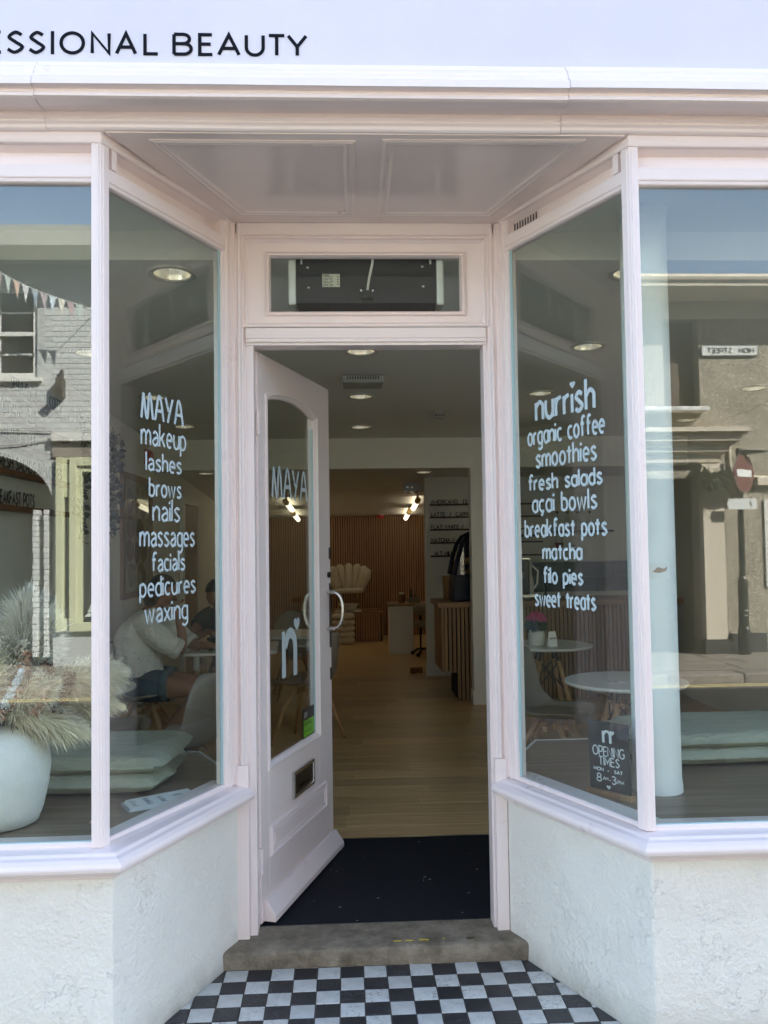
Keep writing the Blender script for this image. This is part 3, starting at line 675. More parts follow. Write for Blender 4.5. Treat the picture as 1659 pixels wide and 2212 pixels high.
mm = MB(); mm.add([(-.385,YD+.042,2.44),(.385,YD+.042,2.44),(.385,YD+.042,2.68),(-.385,YD+.042,2.68),(-.385,YD+.046,2.44),(.385,YD+.046,2.44),(.385,YD+.046,2.68),(-.385,YD+.046,2.68)], [(0,1,2,3),(7,6,5,4)])
obj('transom_pane', mm, glass_mat('transom_glass', .028), tl, recalc=False)

# upper storeys and neighbouring ground floors of the terrace (they shade the street)
UPW = mat('upper_wall_render', (0.62, 0.59, 0.54), rough=.8, var=.08, vscale=1.5, bump=.3, bscale=40)
obj('upper_wall', MB().box(-14, 18, -.22, 12.2, 3.80, 7.2), UPW, shop)
obj('roof', MB().add([(-14,-.5,7.2),(18,-.5,7.2),(18,12.4,7.2),(-14,12.4,7.2),(-14,6,9.4),(18,6,9.4)], [(0,1,5,4),(1,2,5),(2,3,4,5),(3,0,4),(0,3,2,1)]), mat('slate_roof', (.10,.10,.11), rough=.7, var=.2, vscale=8), shop)
obj('neighbour_wall', MB().box(-14, XL-.2, -.33, 12.2, -.2, 3.80), UPW, shop)
obj('neighbour_wall', MB().box(XR+.2, 18, -.33, 12.2, -.2, 3.80), UPW, shop)

# ---- open door
dang = math.atan2(.845, .27)
door = bpy.data.objects.new('door', None); COL.objects.link(door); door.parent = shop
door.location = (-.4445, .474, .012); door.rotation_euler = (0, 0, dang); door['label'] = 'pale pink half-glazed door standing open inwards'
W, H, TH = .893, 2.292, .044
def arch(s): return 2.048+.112*math.sqrt(max(0, 1-((s-.392)/.40)**2))
m = MB(); m.box(0, .084, 0, TH, 0, H); m.box(.702, W, 0, TH, 0, H); m.box(.084, .702, 0, TH, 0, .592)
ks = [.084+.618*i/16 for i in range(17)]
vs = []
for s_ in ks:
    for y in (0, TH): vs += [(s_, y, arch(s_)), (s_, y, H)]
fs = []
for i in range(16):
    a = i*4; b = a+4
    fs += [(a, b, b+1, a+1), (a+2, a+3, b+3, b+2), (a, a+2, b+2, b), (a+1, b+1, b+3, a+3)]
m.add(vs, fs)
obj('door_leaf', m, PINKD, door, bevel=.002, seg=1)
def arch_in(i): return [(.084+i, .592+i)]+[( .702-i, .592+i)]+[(.702-i-(.618-2*i)*k/16, arch(.702-(.618)*k/16)-i) for k in range(17)]
rings = [[(a, y, b) for a, b in arch_in(i)] for i, y in ((-.012,-.0005),(-.010,-.007),(0,-.009),(.004,-.002),(.012,.004),(.016,.010),(.018,.018))]
n = len(rings[0]); vs = [p for r in rings for p in r]
fs = [(i*n+j, i*n+(j+1)%n, (i+1)*n+(j+1)%n, (i+1)*n+j) for i in range(6) for j in range(n)]
obj('glazing_moulding', MB().add(vs, fs), PINKD, door)
g = arch_in(.006); g1 = [(a, .019, b) for a, b in g]; g2 = [(a, .024, b) for a, b in g]
dg = obj('door_glass', MB().add(g1+g2, [tuple(range(n)), tuple(range(2*n-1, n-1, -1))]), GLASSD, door, recalc=False)
obj('glass_edge', MB().box(.676, .689, .012, .0185, .615, 2.06), GEDGE, door)
pm = [(0,0),(0,.006),(.008,.012),(.014,.003),(.02,.003),(.026,.008),(.032,0)]
obj('lower_panel', MB().frame((0,0,0),(1,0,0),(0,0,1),(0,-1,0),(.09,.232,.782,.356),.032,pm).box(.135,.737,-.007,0,.268,.320), PINKD, door, bevel=.002, seg=1)
obj('weather_board', MB().add([(.02,0,.085),(.905,0,.085),(.905,-.012,.085),(.02,-.012,.085),(.02,0,.004),(.905,0,.004),(.905,-.052,.004),(.02,-.052,.004),(.905,-.052,.028),(.02,-.052,.028)], [(0,1,2,3),(3,2,8,9),(9,8,6,7),(7,6,5,4),(0,3,9,7,4),(1,5,6,8,2),(0,4,5,1)]), PINKD, door, bevel=.003)
lp = obj('letter_plate', MB().frame((0,-.001,0),(1,0,0),(0,0,1),(0,-1,0),(.338,.392,.602,.508),.018,[(0,0),(0,.010),(.006,.013),(.014,.011),(.018,.004),(.018,0)]), CHROME, door)
obj('letter_flap', MB().box(.354,.586,-.008,-.001,.408,.492).box(.42,.575,-.013,-.008,.425,.430), mat('dark_steel', (.10,.095,.09), rough=.35, metal=1), lp)
def handle(y0, sgn):
    P = []
    for k in range(13):
        t = k/12; a = PI*t
        P.append((.845, y0+sgn*(.012+.066*(math.sin(a)**.55)), 1.268-.182*(t if 0 else (.5-.5*math.cos(a)))))
    return MB().tube(P, [.013]+[.0085]*11+[.013], 10)
obj('pull_handle', handle(0, -1).lathe([(.018,-.004),(.018,.004)], (.845,-.006,1.268), 14).lathe([(.018,-.004),(.018,.004)], (.845,-.006,1.086), 14), CHROME, door, smooth=True)
obj('pull_handle', handle(TH, 1), CHROME, door, smooth=True)
DST = mat('dark_steel_plate', (.07,.065,.06), rough=.4, metal=.8)
for z0, z1 in ((1.43,1.49),(.99,1.31),(.83,.89)):
    obj('lock_plate', MB().box(.868,.890,-.003,.0005,z0,z1).box(.874,.884,-.006,-.003,z0+.012,z1-.012), DST, door, bevel=.001, seg=1)
m = MB(); ln = [(.855+.014*math.cos(2*PI*k/14), .001, 1.353+.014*math.sin(2*PI*k/14)) for k in range(14)]
obj('lock_cylinder', m.slab(ln, (0,-1,0), .012), DST, door)
m = text_mb('MAYA', MAYA_, (.185,.0165,1.708), (1,0,0), (0,0,1), .425, .132, .018, gap=1.2, N=(0,-1,0))
obj('lettering', m, VINYL, dg)
m = MB()
ribbon(m, [(.300,.925),(.300,1.06),(.296,1.125)], .046, lambda a, b, h: V((a, .0165-h, b)), 0, (1,.75))
ribbon(m, CR([(.318,1.055),(.345,1.10),(.385,1.112),(.425,1.085),(.436,1.04)])+[(.436,.918)], .046, lambda a, b, h: V((a, .0165-h, b)), .0004)
heart_mb(m, (.459,.0160,1.146), (1,0,0), (0,0,1), (0,-1,0), .072)
obj('logo', m, VINYL, dg)
stk = obj('hygiene_sticker', MB().box(.524,.684,.0165,.0175,.604,.744), mat('sticker_black', (.012,.014,.012), rough=.3), door)
obj('sticker_panel', MB().box(.536,.672,.0155,.0164,.616,.690), mat('sticker_green', (.15,.46,.02), rough=.35, var=.1, vscale=60), stk)
mm = MB(); SK = mat('sticker_print', (.02,.05,.015), rough=.4)
for k in range(6):
    c = (.548+k*.0165, .640); ribbon(mm, E_(c[0], c[1], .006, .006, 0, 360, 10), .0022, lambda a, b, h: V((a, .0152-h, b)), 0)
mm.box(.538,.670,.0150,.0154,.6590,.6605)
for k, w_ in enumerate((.10,.085)): mm.box(.541,.541+w_,.0150,.0154,.668+.009*k,.6725+.009*k)
obj('sticker_print', mm, SK, stk)
mm = MB()
for k, w_ in enumerate((.035,.045,.04)): mm.box(.540,.540+w_,.0158,.0163,.704+.009*k,.7075+.009*k)
obj('sticker_print', mm, mat('sticker_white', (.6,.6,.6), rough=.5), stk)
obj('hinge', MB().tube([(-.006,-.004,.20),(-.006,-.004,.30)], .008, 8).box(-.045,0,-.001,.002,.2,.3), PINKD, door)
obj('hinge', MB().tube([(-.006,-.004,1.95),(-.006,-.004,2.05)], .008, 8), PINKD, door)
obj('door_jamb_lining', MB().box(-.4815,-.452,.405,.485,0,2.309).box(.470,.4815,.405,.485,0,2.309), PINKD, df, bevel=.002)

# ================================================================== INTERIOR STRUCTURE
FLB = wood_mat('floor_oak_planks', (0.38, 0.25, 0.112), (0.70, 0.50, 0.262), axis=0, scale=1.6, rough=0.34, objrand=0.17, bump=0.08)
FLD = wood_mat('platform_dark_laminate', (0.20, 0.14, 0.095), (0.34, 0.25, 0.175), axis=0, scale=1.5, rough=0.4, objrand=0.05, bump=0.1)
WXL, WXR, YB = -1.93, 3.22, 11.53
fl = struct(obj('floor', MB().box(WXL, WXR, .60, YB, -.12, -.006), FLB))
y = 1.475; r_ = 0
while y < 6.9:
    w = .19; x = WXL-random.random()*1.0
    while x < WXR:
        L_ = 1.22; a, b = max(x, WXL), min(x+L_, WXR)
        if b-a > .02: obj('floor_plank', MB().box(-(b-a)/2, (b-a)/2, 0, w-.0035, -.008, 0), FLB, fl, loc=((a+b)/2, y, -.0005*random.random()), bevel=.0012, seg=1)
        x += L_+.0015
    y += w; r_ += 1
obj('floor_back', MB().box(WXL, WXR, y, YB, -.01, -.0008), FLB, fl)
MATB = stripes_mat('black_ribbed_mat', (0.004, 0.0042, 0.005), (0.034, 0.037, 0.046), 32, 'Y')
dm = tag(obj('door_mat', MB().box(-.4995, .69, .486, 1.462, -.004, .003), MATB), 'black ribbed entrance mat inside the open doorway', 'mat')
obj('mat_trim', MB().box(-.52, .80, 1.462, 1.476, -.004, .0045), CHROME, dm)
lint = MB()
for k in range(20):
    x, y_ = random.uniform(-.38,.62), random.uniform(.5,1.4); a = random.random()*PI; l = random.uniform(.002,.007)
    lint.obox((x, y_, .0038), (l*math.cos(a), l*math.sin(a), 0), (-.0006*math.sin(a), .0006*math.cos(a), 0), (0,0,.0006))
tag(obj('lint', lint, mat('lint', (.45,.44,.42), rough=.9), dm), None, None, None, 'stuff')

wallL = struct(obj('wall_left', MB().box(WXL-.2, WXL, -.22, YB, -.1, 3.0), CREAM))
wallR = struct(obj('wall_right', MB().box(WXR, WXR+.2, -.22, YB, -.1, 3.0), CREAM))
wallB = struct(obj('wall_back', MB().box(WXL, WXR, YB, YB+.2, -.1, 3.0), CREAM))
# ceiling: high over the windows, sloping to the flat part, beam, then a falling ceiling behind
prof = [(.47,2.679),(1.5,2.6465),(3.0,2.5993),(5.075,2.534)]
m = MB(); vs = [(x, y, z) for (y, z) in prof for x in (WXL, WXR)]
fs = [(2*i, 2*i+1, 2*i+3, 2*i+2) for i in range(3)]
vs += [(x, y, 2.95) for (y, z) in (prof[0], prof[-1]) for x in (WXL, WXR)]
fs += [(8,10,11,9),(0,8,9,1),(6,7,11,10)]
ceil = struct(obj('ceiling', m.add(vs, fs), CEIL))
struct(obj('bay_ceiling', MB().prism([(WXL,-.20),(-.86,-.20),(-.56,.4695),(WXL,.4695)], 2.80, 2.95), CEIL)); struct(obj('bay_ceiling', MB().prism([(.86,-.20),(WXR,-.20),(WXR,.4695),(.56,.4695)], 2.80, 2.95), CEIL))
struct(obj('beam', MB().box(WXL, WXR, 5.075, 5.33, 2.246, 2.90), CREAM, bevel=.004))
m = MB(); m.add([(WXL,5.33,2.395),(WXR,5.33,2.395),(WXR,YB,2.03),(WXL,YB,2.03),(WXL,5.33,2.95),(WXR,5.33,2.95),(WXR,YB,2.95),(WXL,YB,2.95)], [(0,1,2,3),(7,6,5,4),(0,4,5,1),(2,6,7,3)])
struct(obj('ceiling', m, CEIL))
struct(obj('pillar', MB().box(1.10, 1.33, 5.075, 5.22, 0, 2.2465).box(1.092,1.338,5.062,5.075,0,.13).box(1.088,1.10,5.075,5.22,0,.13), CREAM, bevel=.003))
# menu wall
mw_ = struct(obj('wall_partition', MB().box(.83, WXR, 6.88, 7.02, 0, 2.9), CREAM, bevel=.003))
obj('skirting', MB().box(.815, WXR, 6.865, 6.88, 0, .17), WHITE, mw_, bevel=.003)
obj('skirting', MB().box(WXL, WXL+.015, 1.3, YB, 0, .13), WHITE, wallL, bevel=.003)
# window platforms, cut parallel to the splays
def plat(pts, name, ymax):
    o = struct(obj(name, MB().prism(pts, .515, .560), FLD, bevel=.002))
    obj('platform_front', MB().prism([(a*.999+.0, b-.006) for a, b in pts], -.005, .5145), WHITE, o)
    return o
pL = plat([(WXL,-.21),(-.88,-.21),(-.58,.40),(-.665,.80),(-.79,1.05),(WXL,1.05)], 'window_platform', 1.05)
pR = plat([(.575,.40),(.87,-.21),(WXR,-.21),(WXR,1.115),(.81,1.115),(.66,.80)], 'window_platform', 1.1)
obj('edge_trim', MB().sweep([(WXL,1.05),(-.79,1.05),(-.665,.80)], [(.001,.50),(.001,.5625),(.010,.5625),(.010,.50)], left=True), WHITE, pL)
obj('edge_trim', MB().sweep([(WXR,1.115),(.81,1.115),(.66,.80)], [(.001,.50),(.001,.5625),(.010,.5625),(.010,.50)], left=False), WHITE, pR)

# ------------------------------------------------------------------ downlights
def reflector():
    m = mat('downlight_reflector', (0.82, 0.80, 0.70), rough=.24, metal=1.0, emit=(1.0, .87, .62), estr=.035, var=.12, vscale=22)
    return m
REFL = reflector(); RING = mat('downlight_trim', (.62,.62,.57), rough=.4)
BULB = mat('lamp_bulb', (.9,.9,.85), rough=.3, emit=(1.0,.90,.70), estr=.22)
def downlight_proto():
    t = thing('ceiling_downlight', 'x', 'ceiling light', (0,0,0))
    obj('trim_ring', MB().lathe([(.079,-.005),(.100,-.005),(.102,-.001),(.102,.002),(.077,.002),(.079,-.005)], n=28, cap=False), RING, t, smooth=False)
    obj('reflector', MB().lathe([(.079,-.003),(.074,.018),(.064,.04),(.05,.054),(.025,.062),(.0,.063)], n=28, cap=False), REFL, t, smooth=True)
    obj('lamp', MB().tube([(-.024,0,.05),(-.010,0,.028),(.010,0,.028),(.024,0,.05)], .006, 8), BULB, t, smooth=True)
    return t
DLab = [((.008,1.894,2.634),'recessed ceiling downlight just inside the doorway, nearest the transom'),((.027,3.15,2.595),'recessed downlight between the square vent box and the beam, middle of its row'),((.048,4.431,2.554),'recessed downlight close to the ceiling beam above the doorway line'),
 ((-.816,.627,2.674),'large downlight seen through the angled window above the treatment list'),((1.160,.61,2.675),'downlight half hidden behind the corner post by the white column'),((1.312,1.812,2.637),'downlight above the coffee list in the angled window, larger of its two'),((1.325,3.077,2.597),'downlight touching the top of the coffee list lettering'),
 ((2.848,2.95,2.601),'downlight showing over the roughcast wall reflection at the picture edge'),((2.864,4.215,2.561),'downlight showing below the ledge reflection in the big window beside the column'),((-1.461,3.136,2.595),'downlight behind the first word of the treatment list'),((-1.465,4.338,2.557),'downlight at the lower end of the first word of the treatment list'),((-1.54,1.91,2.634),'downlight over the white brick reflection in the window with pampas grass')]
dp = downlight_proto()
# recess: the cup sits in the ceiling, so cut its hole by lowering the ring a touch
for i, (p, lab) in enumerate(DLab):
    o = dp if i == 0 else copy_tree(dp)
    o.location = (p[0], p[1], p[2]-.002); o['label'] = lab; o['group'] = 'recessed ceiling downlights'
    o.rotation_euler = (-math.atan(.0315), 0, 0)
for (x, y, lab) in ((.782,6.449,'shallow downlight on the low back ceiling beside the emergency light'),(-1.615,6.382,'shallow downlight on the low back ceiling above the framed print'),(1.72,6.3,'shallow downlight on the low back ceiling above the coffee bar')):
    o = copy_tree(dp); z = 2.395-(y-5.33)*.0589; o.location = (x, y, z-.002); o.rotation_euler = (-math.atan(.0589), 0, 0); o['label'] = lab; o['group'] = 'recessed ceiling downlights'
# holes for the cups are open cut-outs in the ceilings
def cut_holes():
    for cobj in [o for o in bpy.data.objects if o.name.startswith('ceiling') and '_' not in o.name and o.type == 'MESH']:
        cut = bmesh.new()
        for o in [o for o in bpy.data.objects if o.name.startswith('ceiling_downlight')]:
            r = bmesh.ops.create_cone(cut, cap_ends=True, segments=24, radius1=.082, radius2=.082, depth=.16, matrix=Matrix.Translation(o.location+V((0,0,.04)))@o.rotation_euler.to_matrix().to_4x4())
        me = bpy.data.meshes.new('cut'); cut.to_mesh(me); cut.free(); co = bpy.data.objects.new('cut', me); COL.objects.link(co)
        md = cobj.modifiers.new('b', 'BOOLEAN'); md.object = co; md.operation = 'DIFFERENCE'; md.solver = 'EXACT'
        dg_ = bpy.context.evaluated_depsgraph_get(); ev = cobj.evaluated_get(dg_); nm = bpy.data.meshes.new_from_object(ev)
        cobj.modifiers.clear(); cobj.data = nm; bpy.data.objects.remove(co)
bpy.context.view_layer.update(); cut_holes()

# ceiling vent box and smoke detector, emergency light, alarm sounder
GREYP = mat('grey_plastic', (.42,.43,.40), rough=.5)
t = thing('ceiling_vent_box', 'square white ventilation box on the ceiling inside the doorway', 'vent', (.032, 2.58, 2.612))
obj('housing', MB().box(-.135,.135,-.12,.12,-.05,0), GREYP, t, bevel=.012, seg=3)
m = MB()
for k in range(13): m.box(-.104+k*.0165,-.097+k*.0165,-.1225,-.1205,-.030,-.012)
obj('grille_slots', m, CHARC, t)
obj('indicator', MB().lathe([(.004,-.001),(.004,.003)], (0,-.05,-.054), 8), WHITE, t)
t = thing('smoke_detector', 'round white smoke detector on the ceiling near the beam', 'detector', (.661, 3.773, 2.5745))
obj('body', MB().lathe([(.06,0),(.06,-.018),(.052,-.03),(.05,-.042),(.04,-.05),(.0,-.052)], n=24), GREYP, t, smooth=False)
m = MB()
for k in range(3): m.box(-.034+k*.026,-.014+k*.026,-.062,-.046,-.036,-.029)
obj('sensor_slots', m, CHARC, t)
t = thing('emergency_light', 'clear rectangular emergency light on the low back ceiling', 'emergency light', (.80, 7.30, 2.245))
obj('case', MB().box(-.19,.19,-.06,.06,-.075,.03), mat('clear_plastic_case', (.60,.63,.66), rough=.12, spec=.8), t, bevel=.01)
obj('lens', MB().lathe([(.09,-.10),(.09,-.085),(.085,-.08)], (-.1,-.02,0), 18), CHROME, t)
obj('screw_covers', MB().box(-.15,-.13,-.063,-.06,-.04,-.02).box(-.10,-.08,-.063,-.06,-.04,-.02), CHROME, t)
RED = mat('alarm_red', (.45,.015,.02), rough=.35)
t = thing('fire_alarm', 'small red alarm sounder at the top of the slatted back wall', 'alarm', (.49, 11.30, 2.03))
obj('sounder', MB().lathe([(.055,-.05),(.062,-.03),(.062,.01)], n=18), RED, t); obj('base_plate', MB().lathe([(.068,.01),(.068,.03)], n=18), WHITE, t)
t = thing('fire_alarm', 'red alarm box high on the side wall beside the word lashes', 'alarm', (-1.93, 4.936, 2.36))
obj('sounder', MB().box(0,.06,-.055,.055,-.06,.06), RED, t, bevel=.015); obj('base_plate', MB().box(0,.012,-.06,.06,-.065,.065), RED, t)

# tube lamps on the back ceiling (lit)
TUBE = mat('lit_tube', (.9,.88,.8), rough=.3, emit=(1.0, .86, .62), estr=.42)
BRASS = mat('brass', (.55,.38,.15), rough=.3, metal=1)
def tube_lamp(x, y, lab):
    z = 2.395-(y-5.33)*.0589
    t = thing('tube_lamp', lab, 'tube light', (x, y, z-.075)); t['group'] = 'lit tube lamps on the back ceiling'
    obj('tube', MB().tube([(0,-.0,0),(.02,.95,-.056)], .036, 12), TUBE, t, smooth=False)
    obj('cap', MB().tube([(-.004,-.20,.012),(0,-.001,0)], .039, 12), BRASS, t); obj('bracket', MB().box(-.015,.015,-.08,-.04,0,.09), BRASS, t)
tube_lamp(.895, 8.70, 'lit tube lamp on the back ceiling, the nearer of two'); tube_lamp(.89, 10.25, 'lit tube lamp on the back ceiling, farther and smaller of two')
tube_lamp(-.9, 8.70, 'lit tube lamp on the back ceiling seen through the door glass, nearer'); tube_lamp(-.9, 10.25, 'lit tube lamp on the back ceiling seen through the door glass, farther')

# air curtain heater behind the transom light
t = thing('air_curtain_heater', 'black air curtain heater behind the glass over the door', 'heater', (0,0,0))
HB = mat('heater_black', (.010,.011,.013), rough=.35, var=.2, vscale=8)
obj('back_plate', MB().box(-.283,.292,.468,.476,2.50,2.70).add([(-.277,.468,2.4995),(.286,.468,2.4995),(.286,.50,2.466),(-.277,.50,2.466),(-.277,.60,2.466),(.286,.60,2.466),(.286,.60,2.4995),(-.277,.60,2.4995)], [(0,1,2,3),(3,2,5,4),(4,5,6,7),(0,3,4,7),(1,6,5,2)]), HB, t)
obj('body', MB().box(-.27,.28,.478,.66,2.5005,2.70), HB, t)
SILV = mat('heater_silver', (.70,.72,.70), rough=.4, metal=.4)
for s, x in ((-1,-.289),(1,.298)):
    obj('end_cap', MB().box(x-.026,x+.006,.458,.66,2.490,2.72) if s < 0 else MB().box(x-.006,x+.026,.458,.66,2.490,2.72), SILV, t, bevel=.008)
    obj('mount_bracket', MB().box(x*.90-.004,x*.90+.004,.460,.466,2.66,2.72), SILV, t)
lb = obj('rating_label', MB().box(-.176,-.104,.4655,.4675,2.566,2.620), mat('label_paper', (.62,.62,.52), rough=.6), t)
m = MB(); R3 = random.Random(3)
for k in range(7): m.box(-.172,-.172+R3.uniform(.018,.03),.465,.4654,2.570+k*.0062,2.572+k*.0062); m.box(-.146,-.146+R3.uniform(.008,.018),.465,.4654,2.570+k*.0062,2.572+k*.0062)
for k in range(4): m.box(-.115,-.110,.465,.4654,2.575+k*.010,2.580+k*.010)
m.box(-.172,-.168,.465,.4654,2.612,2.617); m.box(-.166,-.148,.465,.4654,2.6125,2.6165)
obj('label_print', m, CHARC, lb)
obj('power_cable', MB().tube([(.032,.455,2.72),(.030,.450,2.66),(.016,.450,2.60),(.008,.456,2.55)], .0055, 8), WHITE, t, smooth=True)
obj('plug_gland', MB().box(-.018,.030,.452,.467,2.515,2.548), CHARC, t, bevel=.004)
obj('gland_screws', MB().lathe([(.005,-.004),(.005,.004)], (-.018,.452,2.546), 8).lathe([(.005,-.004),(.005,.004)], (.030,.452,2.546), 8), CHROME, t)
for (x, z) in ((-.235,2.646),(-.232,2.563),(.235,2.65),(.238,2.568)): obj('clip', MB().box(x-.005,x+.005,.463,.467,z-.003,z+.003), WHITE, t)

# ------------------------------------------------------------------ slatted back wall and bench
SLAT = wood_mat('slat_oak', (0.33, 0.17, 0.08), (0.54, 0.31, 0.16), axis=2, scale=2.2, objrand=0.1)
BACKB = mat('black_felt', (.008,.008,.008), rough=.95)
sw_ = tag(obj('slat_wall', MB().box(WXL, 2.2, YB-.012, YB-.002, 0.0, 2.028), BACKB), 'vertical oak slat panelling covering the far back wall', 'wall panelling')
m = MB(); x = WXL+.02
while x < 2.18: m.box(x, x+.027, YB-.034, YB-.0121, .002, 2.026); x += .0402
tag(obj('slats', m, SLAT, sw_), None, None, None, 'stuff')
b = tag(obj('slat_bench', MB().box(-.85,.46,10.62,11.48,.0,.44), BACKB), 'slatted oak bench platform along the back wall under the shell chair', 'bench')
m = MB(); x = -.84
while x < .43: m.box(x, x+.03, 10.60, 10.6199, .001, .438); x += .0402
y = 10.64
while y < 11.45: m.box(.4601, .481, y, y+.03, .001, .438); y += .0402
tag(obj('slats', m, SLAT, b), None, None, None, 'stuff')
obj('bench_top', MB().box(-.86,.50,10.585,11.49,.4405,.472), OAKX, b, bevel=.004)
# scalloped shell chair
BOUC = mat('cream_boucle', (.60,.53,.40), rough=.9, var=.1, vscale=30, bump=.4, bscale=120, bdist=.006, sheen=.3)
GOLD = mat('gold_leg', (.62,.46,.20), rough=.22, metal=1)
t = thing('shell_chair', 'cream scalloped shell chair with gold legs standing on the slatted bench', 'chair', (-.055, 10.95, .472))
obj('seat', MB().lathe([(.02,.29),(.22,.29),(.25,.31),(.255,.335),(.235,.355),(.10,.362),(0,.36)], n=26, cap=False), BOUC, t, smooth=True)
for k in range(7):
    a = PI*(.04+.92*k/6); cx_, cy_ = math.cos(a), math.sin(a)*.75; hgt = .30+.10*math.sin(a)
    P = [(cx_*.20, cy_*.22, .31), (cx_*.24, cy_*.27, .42), (cx_*.29, cy_*.33, .55), (cx_*.31, cy_*.35, .33+hgt), (cx_*.30, cy_*.34, .36+hgt)]
    obj('back_shell', MB().tube(P, [.045,.062,.072,.066,.03], 12), BOUC, t, smooth=True)
for sx_, sy_ in ((-1,-1),(1,-1),(-1,1),(1,1)):
    obj('leg', MB().tube([(sx_*.13, sy_*.12, .295), (sx_*.19, sy_*.17, .0)], [.013,.009], 8), GOLD, t)
t = thing('foot_basin', 'white pedicure basin on a folded towel beside the shell chair', 'basin', (-.06, 10.68, .472))
obj('bowl', MB().lathe([(.0,.028),(.10,.028),(.115,.04),(.14,.12),(.148,.125),(.138,.115),(.105,.045),(0,.04)], n=24, cap=False, sx=1.05), WHITEM, t, smooth=True)
obj('towel', MB().box(-.22,.20,-.06,.14,.001,.026), WHITEM, t, bevel=.01, seg=3)
t = thing('ring_pouffe', 'cream pouffe of five stacked padded rings before the slatted bench', 'pouffe', (-.150, 10.35, 0))
for k in range(5):
    z = .052+k*.094
    obj('ring', MB().lathe([(.02,z-.048),(.135,z-.048),(.163,z-.038),(.178,z-.016),(.180,z),(.176,z+.018),(.163,z+.038),(.135,z+.047),(.02,z+.047)], n=26), BOUC, t, smooth=True)
# nail desk
t = thing('nail_desk', 'white nail desk with wooden top in the back room', 'desk', (0,0,0))
obj('desk_panel', MB().box(.505,.835,8.97,9.42,0.0,.665), WHITEM, t, bevel=.003); obj('desk_top', MB().box(.485,1.5,8.95,9.45,.6655,.70), OAKX, t, bevel=.003); obj('leg', MB().box(1.42,1.46,9.0,9.4,0,.665), WHITEM, t)
JAR = mat('amber_jar', (.20,.09,.03), rough=.25)
t = thing('storage_jar', 'amber glass jar on the nail desk', 'jar', (.69, 9.15, .70)); obj('jar', MB().lathe([(.038,0),(.042,.02),(.042,.11),(.034,.125)], n=16), JAR, t, smooth=True); obj('lid', MB().lathe([(.036,.125),(.036,.15)], n=16), WHITEM, t)
t = thing('tool_caddy', 'small box of nail tools on the nail desk', 'caddy', (.86, 9.15, .70)); obj('tray', MB().box(-.075,.09,-.06,.06,0,.07), mat('olive_tray', (.20,.19,.12), rough=.6), t, bevel=.006)
for (x, h, r) in ((-.04,.20,.022),(-.02,.17,.012),(.02,.13,.012),(.05,.11,.010)): obj('bottle', MB().lathe([(r,.06),(r,h*.7),(r*.5,h*.78),(r*.5,h)], (x,0,0), 10), CHARC, t)
t = thing('rolling_stool', 'padded rolling stool with black castor base behind the nail desk', 'stool', (1.02, 8.75, 0))
UPH = mat('taupe_upholstery', (.23,.19,.14), rough=.85, var=.1, vscale=20)
obj('seat', MB().lathe([(.02,.40),(.19,.40),(.215,.43),(.20,.47),(.02,.48)], n=22), UPH, t, smooth=True); obj('backrest', MB().lathe([(.02,.56),(.17,.56),(.20,.62),(.19,.69),(.02,.70)], (0,.05,0), n=22), UPH, t, smooth=True)
obj('stem', MB().tube([(0,0,.08),(0,0,.42)], .02, 8), BLACKR, t); obj('back_stem', MB().tube([(-.10,.02,.03),(-.10,.02,.60)], .013, 8), BLACKR, t)
for k in range(5):
    a = 2*PI*k/5+.2; obj('castor_leg', MB().tube([(0,0,.10),(.15*math.cos(a),.15*math.sin(a),.09),(.22*math.cos(a),.22*math.sin(a),.04)], .012, 6).lathe([(.025,-.02),(.025,.02)], (.23*math.cos(a),.23*math.sin(a),.03), 8), BLACKR, t)
tag(obj('door_wedge', MB().box(.655,.80,7.15,7.24,.001,.055), mat('brick_brown', (.16,.07,.03), rough=.8), bevel=.004), 'brown wooden block lying on the floor by the menu wall', 'wooden block')

# ------------------------------------------------------------------ coffee bar
t = thing('coffee_counter', 'oak slatted coffee bar with thick oak worktop', 'counter', (0,0,0))
CY = 5.262
CW = wood_mat('counter_slat', (0.22, 0.12, 0.058), (0.34, 0.205, 0.10), axis=2, scale=2.0, objrand=0.12)
obj('carcass', MB().box(.845,3.1,CY+.024,5.92,.28,.905).box(.985,3.1,CY+.0245,5.90,0,.2795), BACKB, t)
obj('end_panel', MB().box(.820,.8445,CY+.003,5.92,.285,.905), OAK, t, bevel=.002)
obj('worktop', MB().box(.785,3.2,CY-.035,5.95,.9055,.955), OAKX, t, bevel=.004)
k = 0; x = .852
while x < 3.08:
    z0 = .275 if x < .955 else .004
    obj('slat', MB().box(x, x+.027, CY, CY+.0235, z0, .902), CW, t); x += .0405; k += 1
# cake display
t = thing('cake_cabinet', 'dark blue curved glass cake display cabinet on the coffee bar', 'cabinet', (1.30, 5.55, .9555))
NAVY = mat('navy_enamel', (.004,.008,.024), rough=.38, spec=.25)
pr = [(-.37,0),(-.37,.02),(-.355,.06),(-.34,.24),(-.335,.25)]
m = MB()
poly = [(-.36,.0),(-.355,.03),(-.335,.255),(.335,.255),(.355,.03),(.36,0)]
m.slab([(a,-.22,b) for a, b in poly], (0,1,0), .44); obj('base', m, NAVY, t, bevel=.012, seg=3)
dome = [(-.335,.256),(-.30,.42),(-.255,.56),(-.20,.635),(-.12,.67),(0,.68),(.12,.67),(.20,.635),(.255,.56),(.30,.42),(.335,.256)]
for y_ in (-.215,.205):
    obj('frame', MB().tube([(a,y_,b) for a, b in dome], .022, 8), NAVY, t)
vs = []; fs = []
for i, (a, b) in enumerate(dome): vs += [(a,-.205,b),(a,.195,b)]
fs = [(2*i,2*i+1,2*i+3,2*i+2) for i in range(len(dome)-1)]
obj('glass_hood', MB().add(vs, fs), glass_mat('cabinet_glass', .08), t)
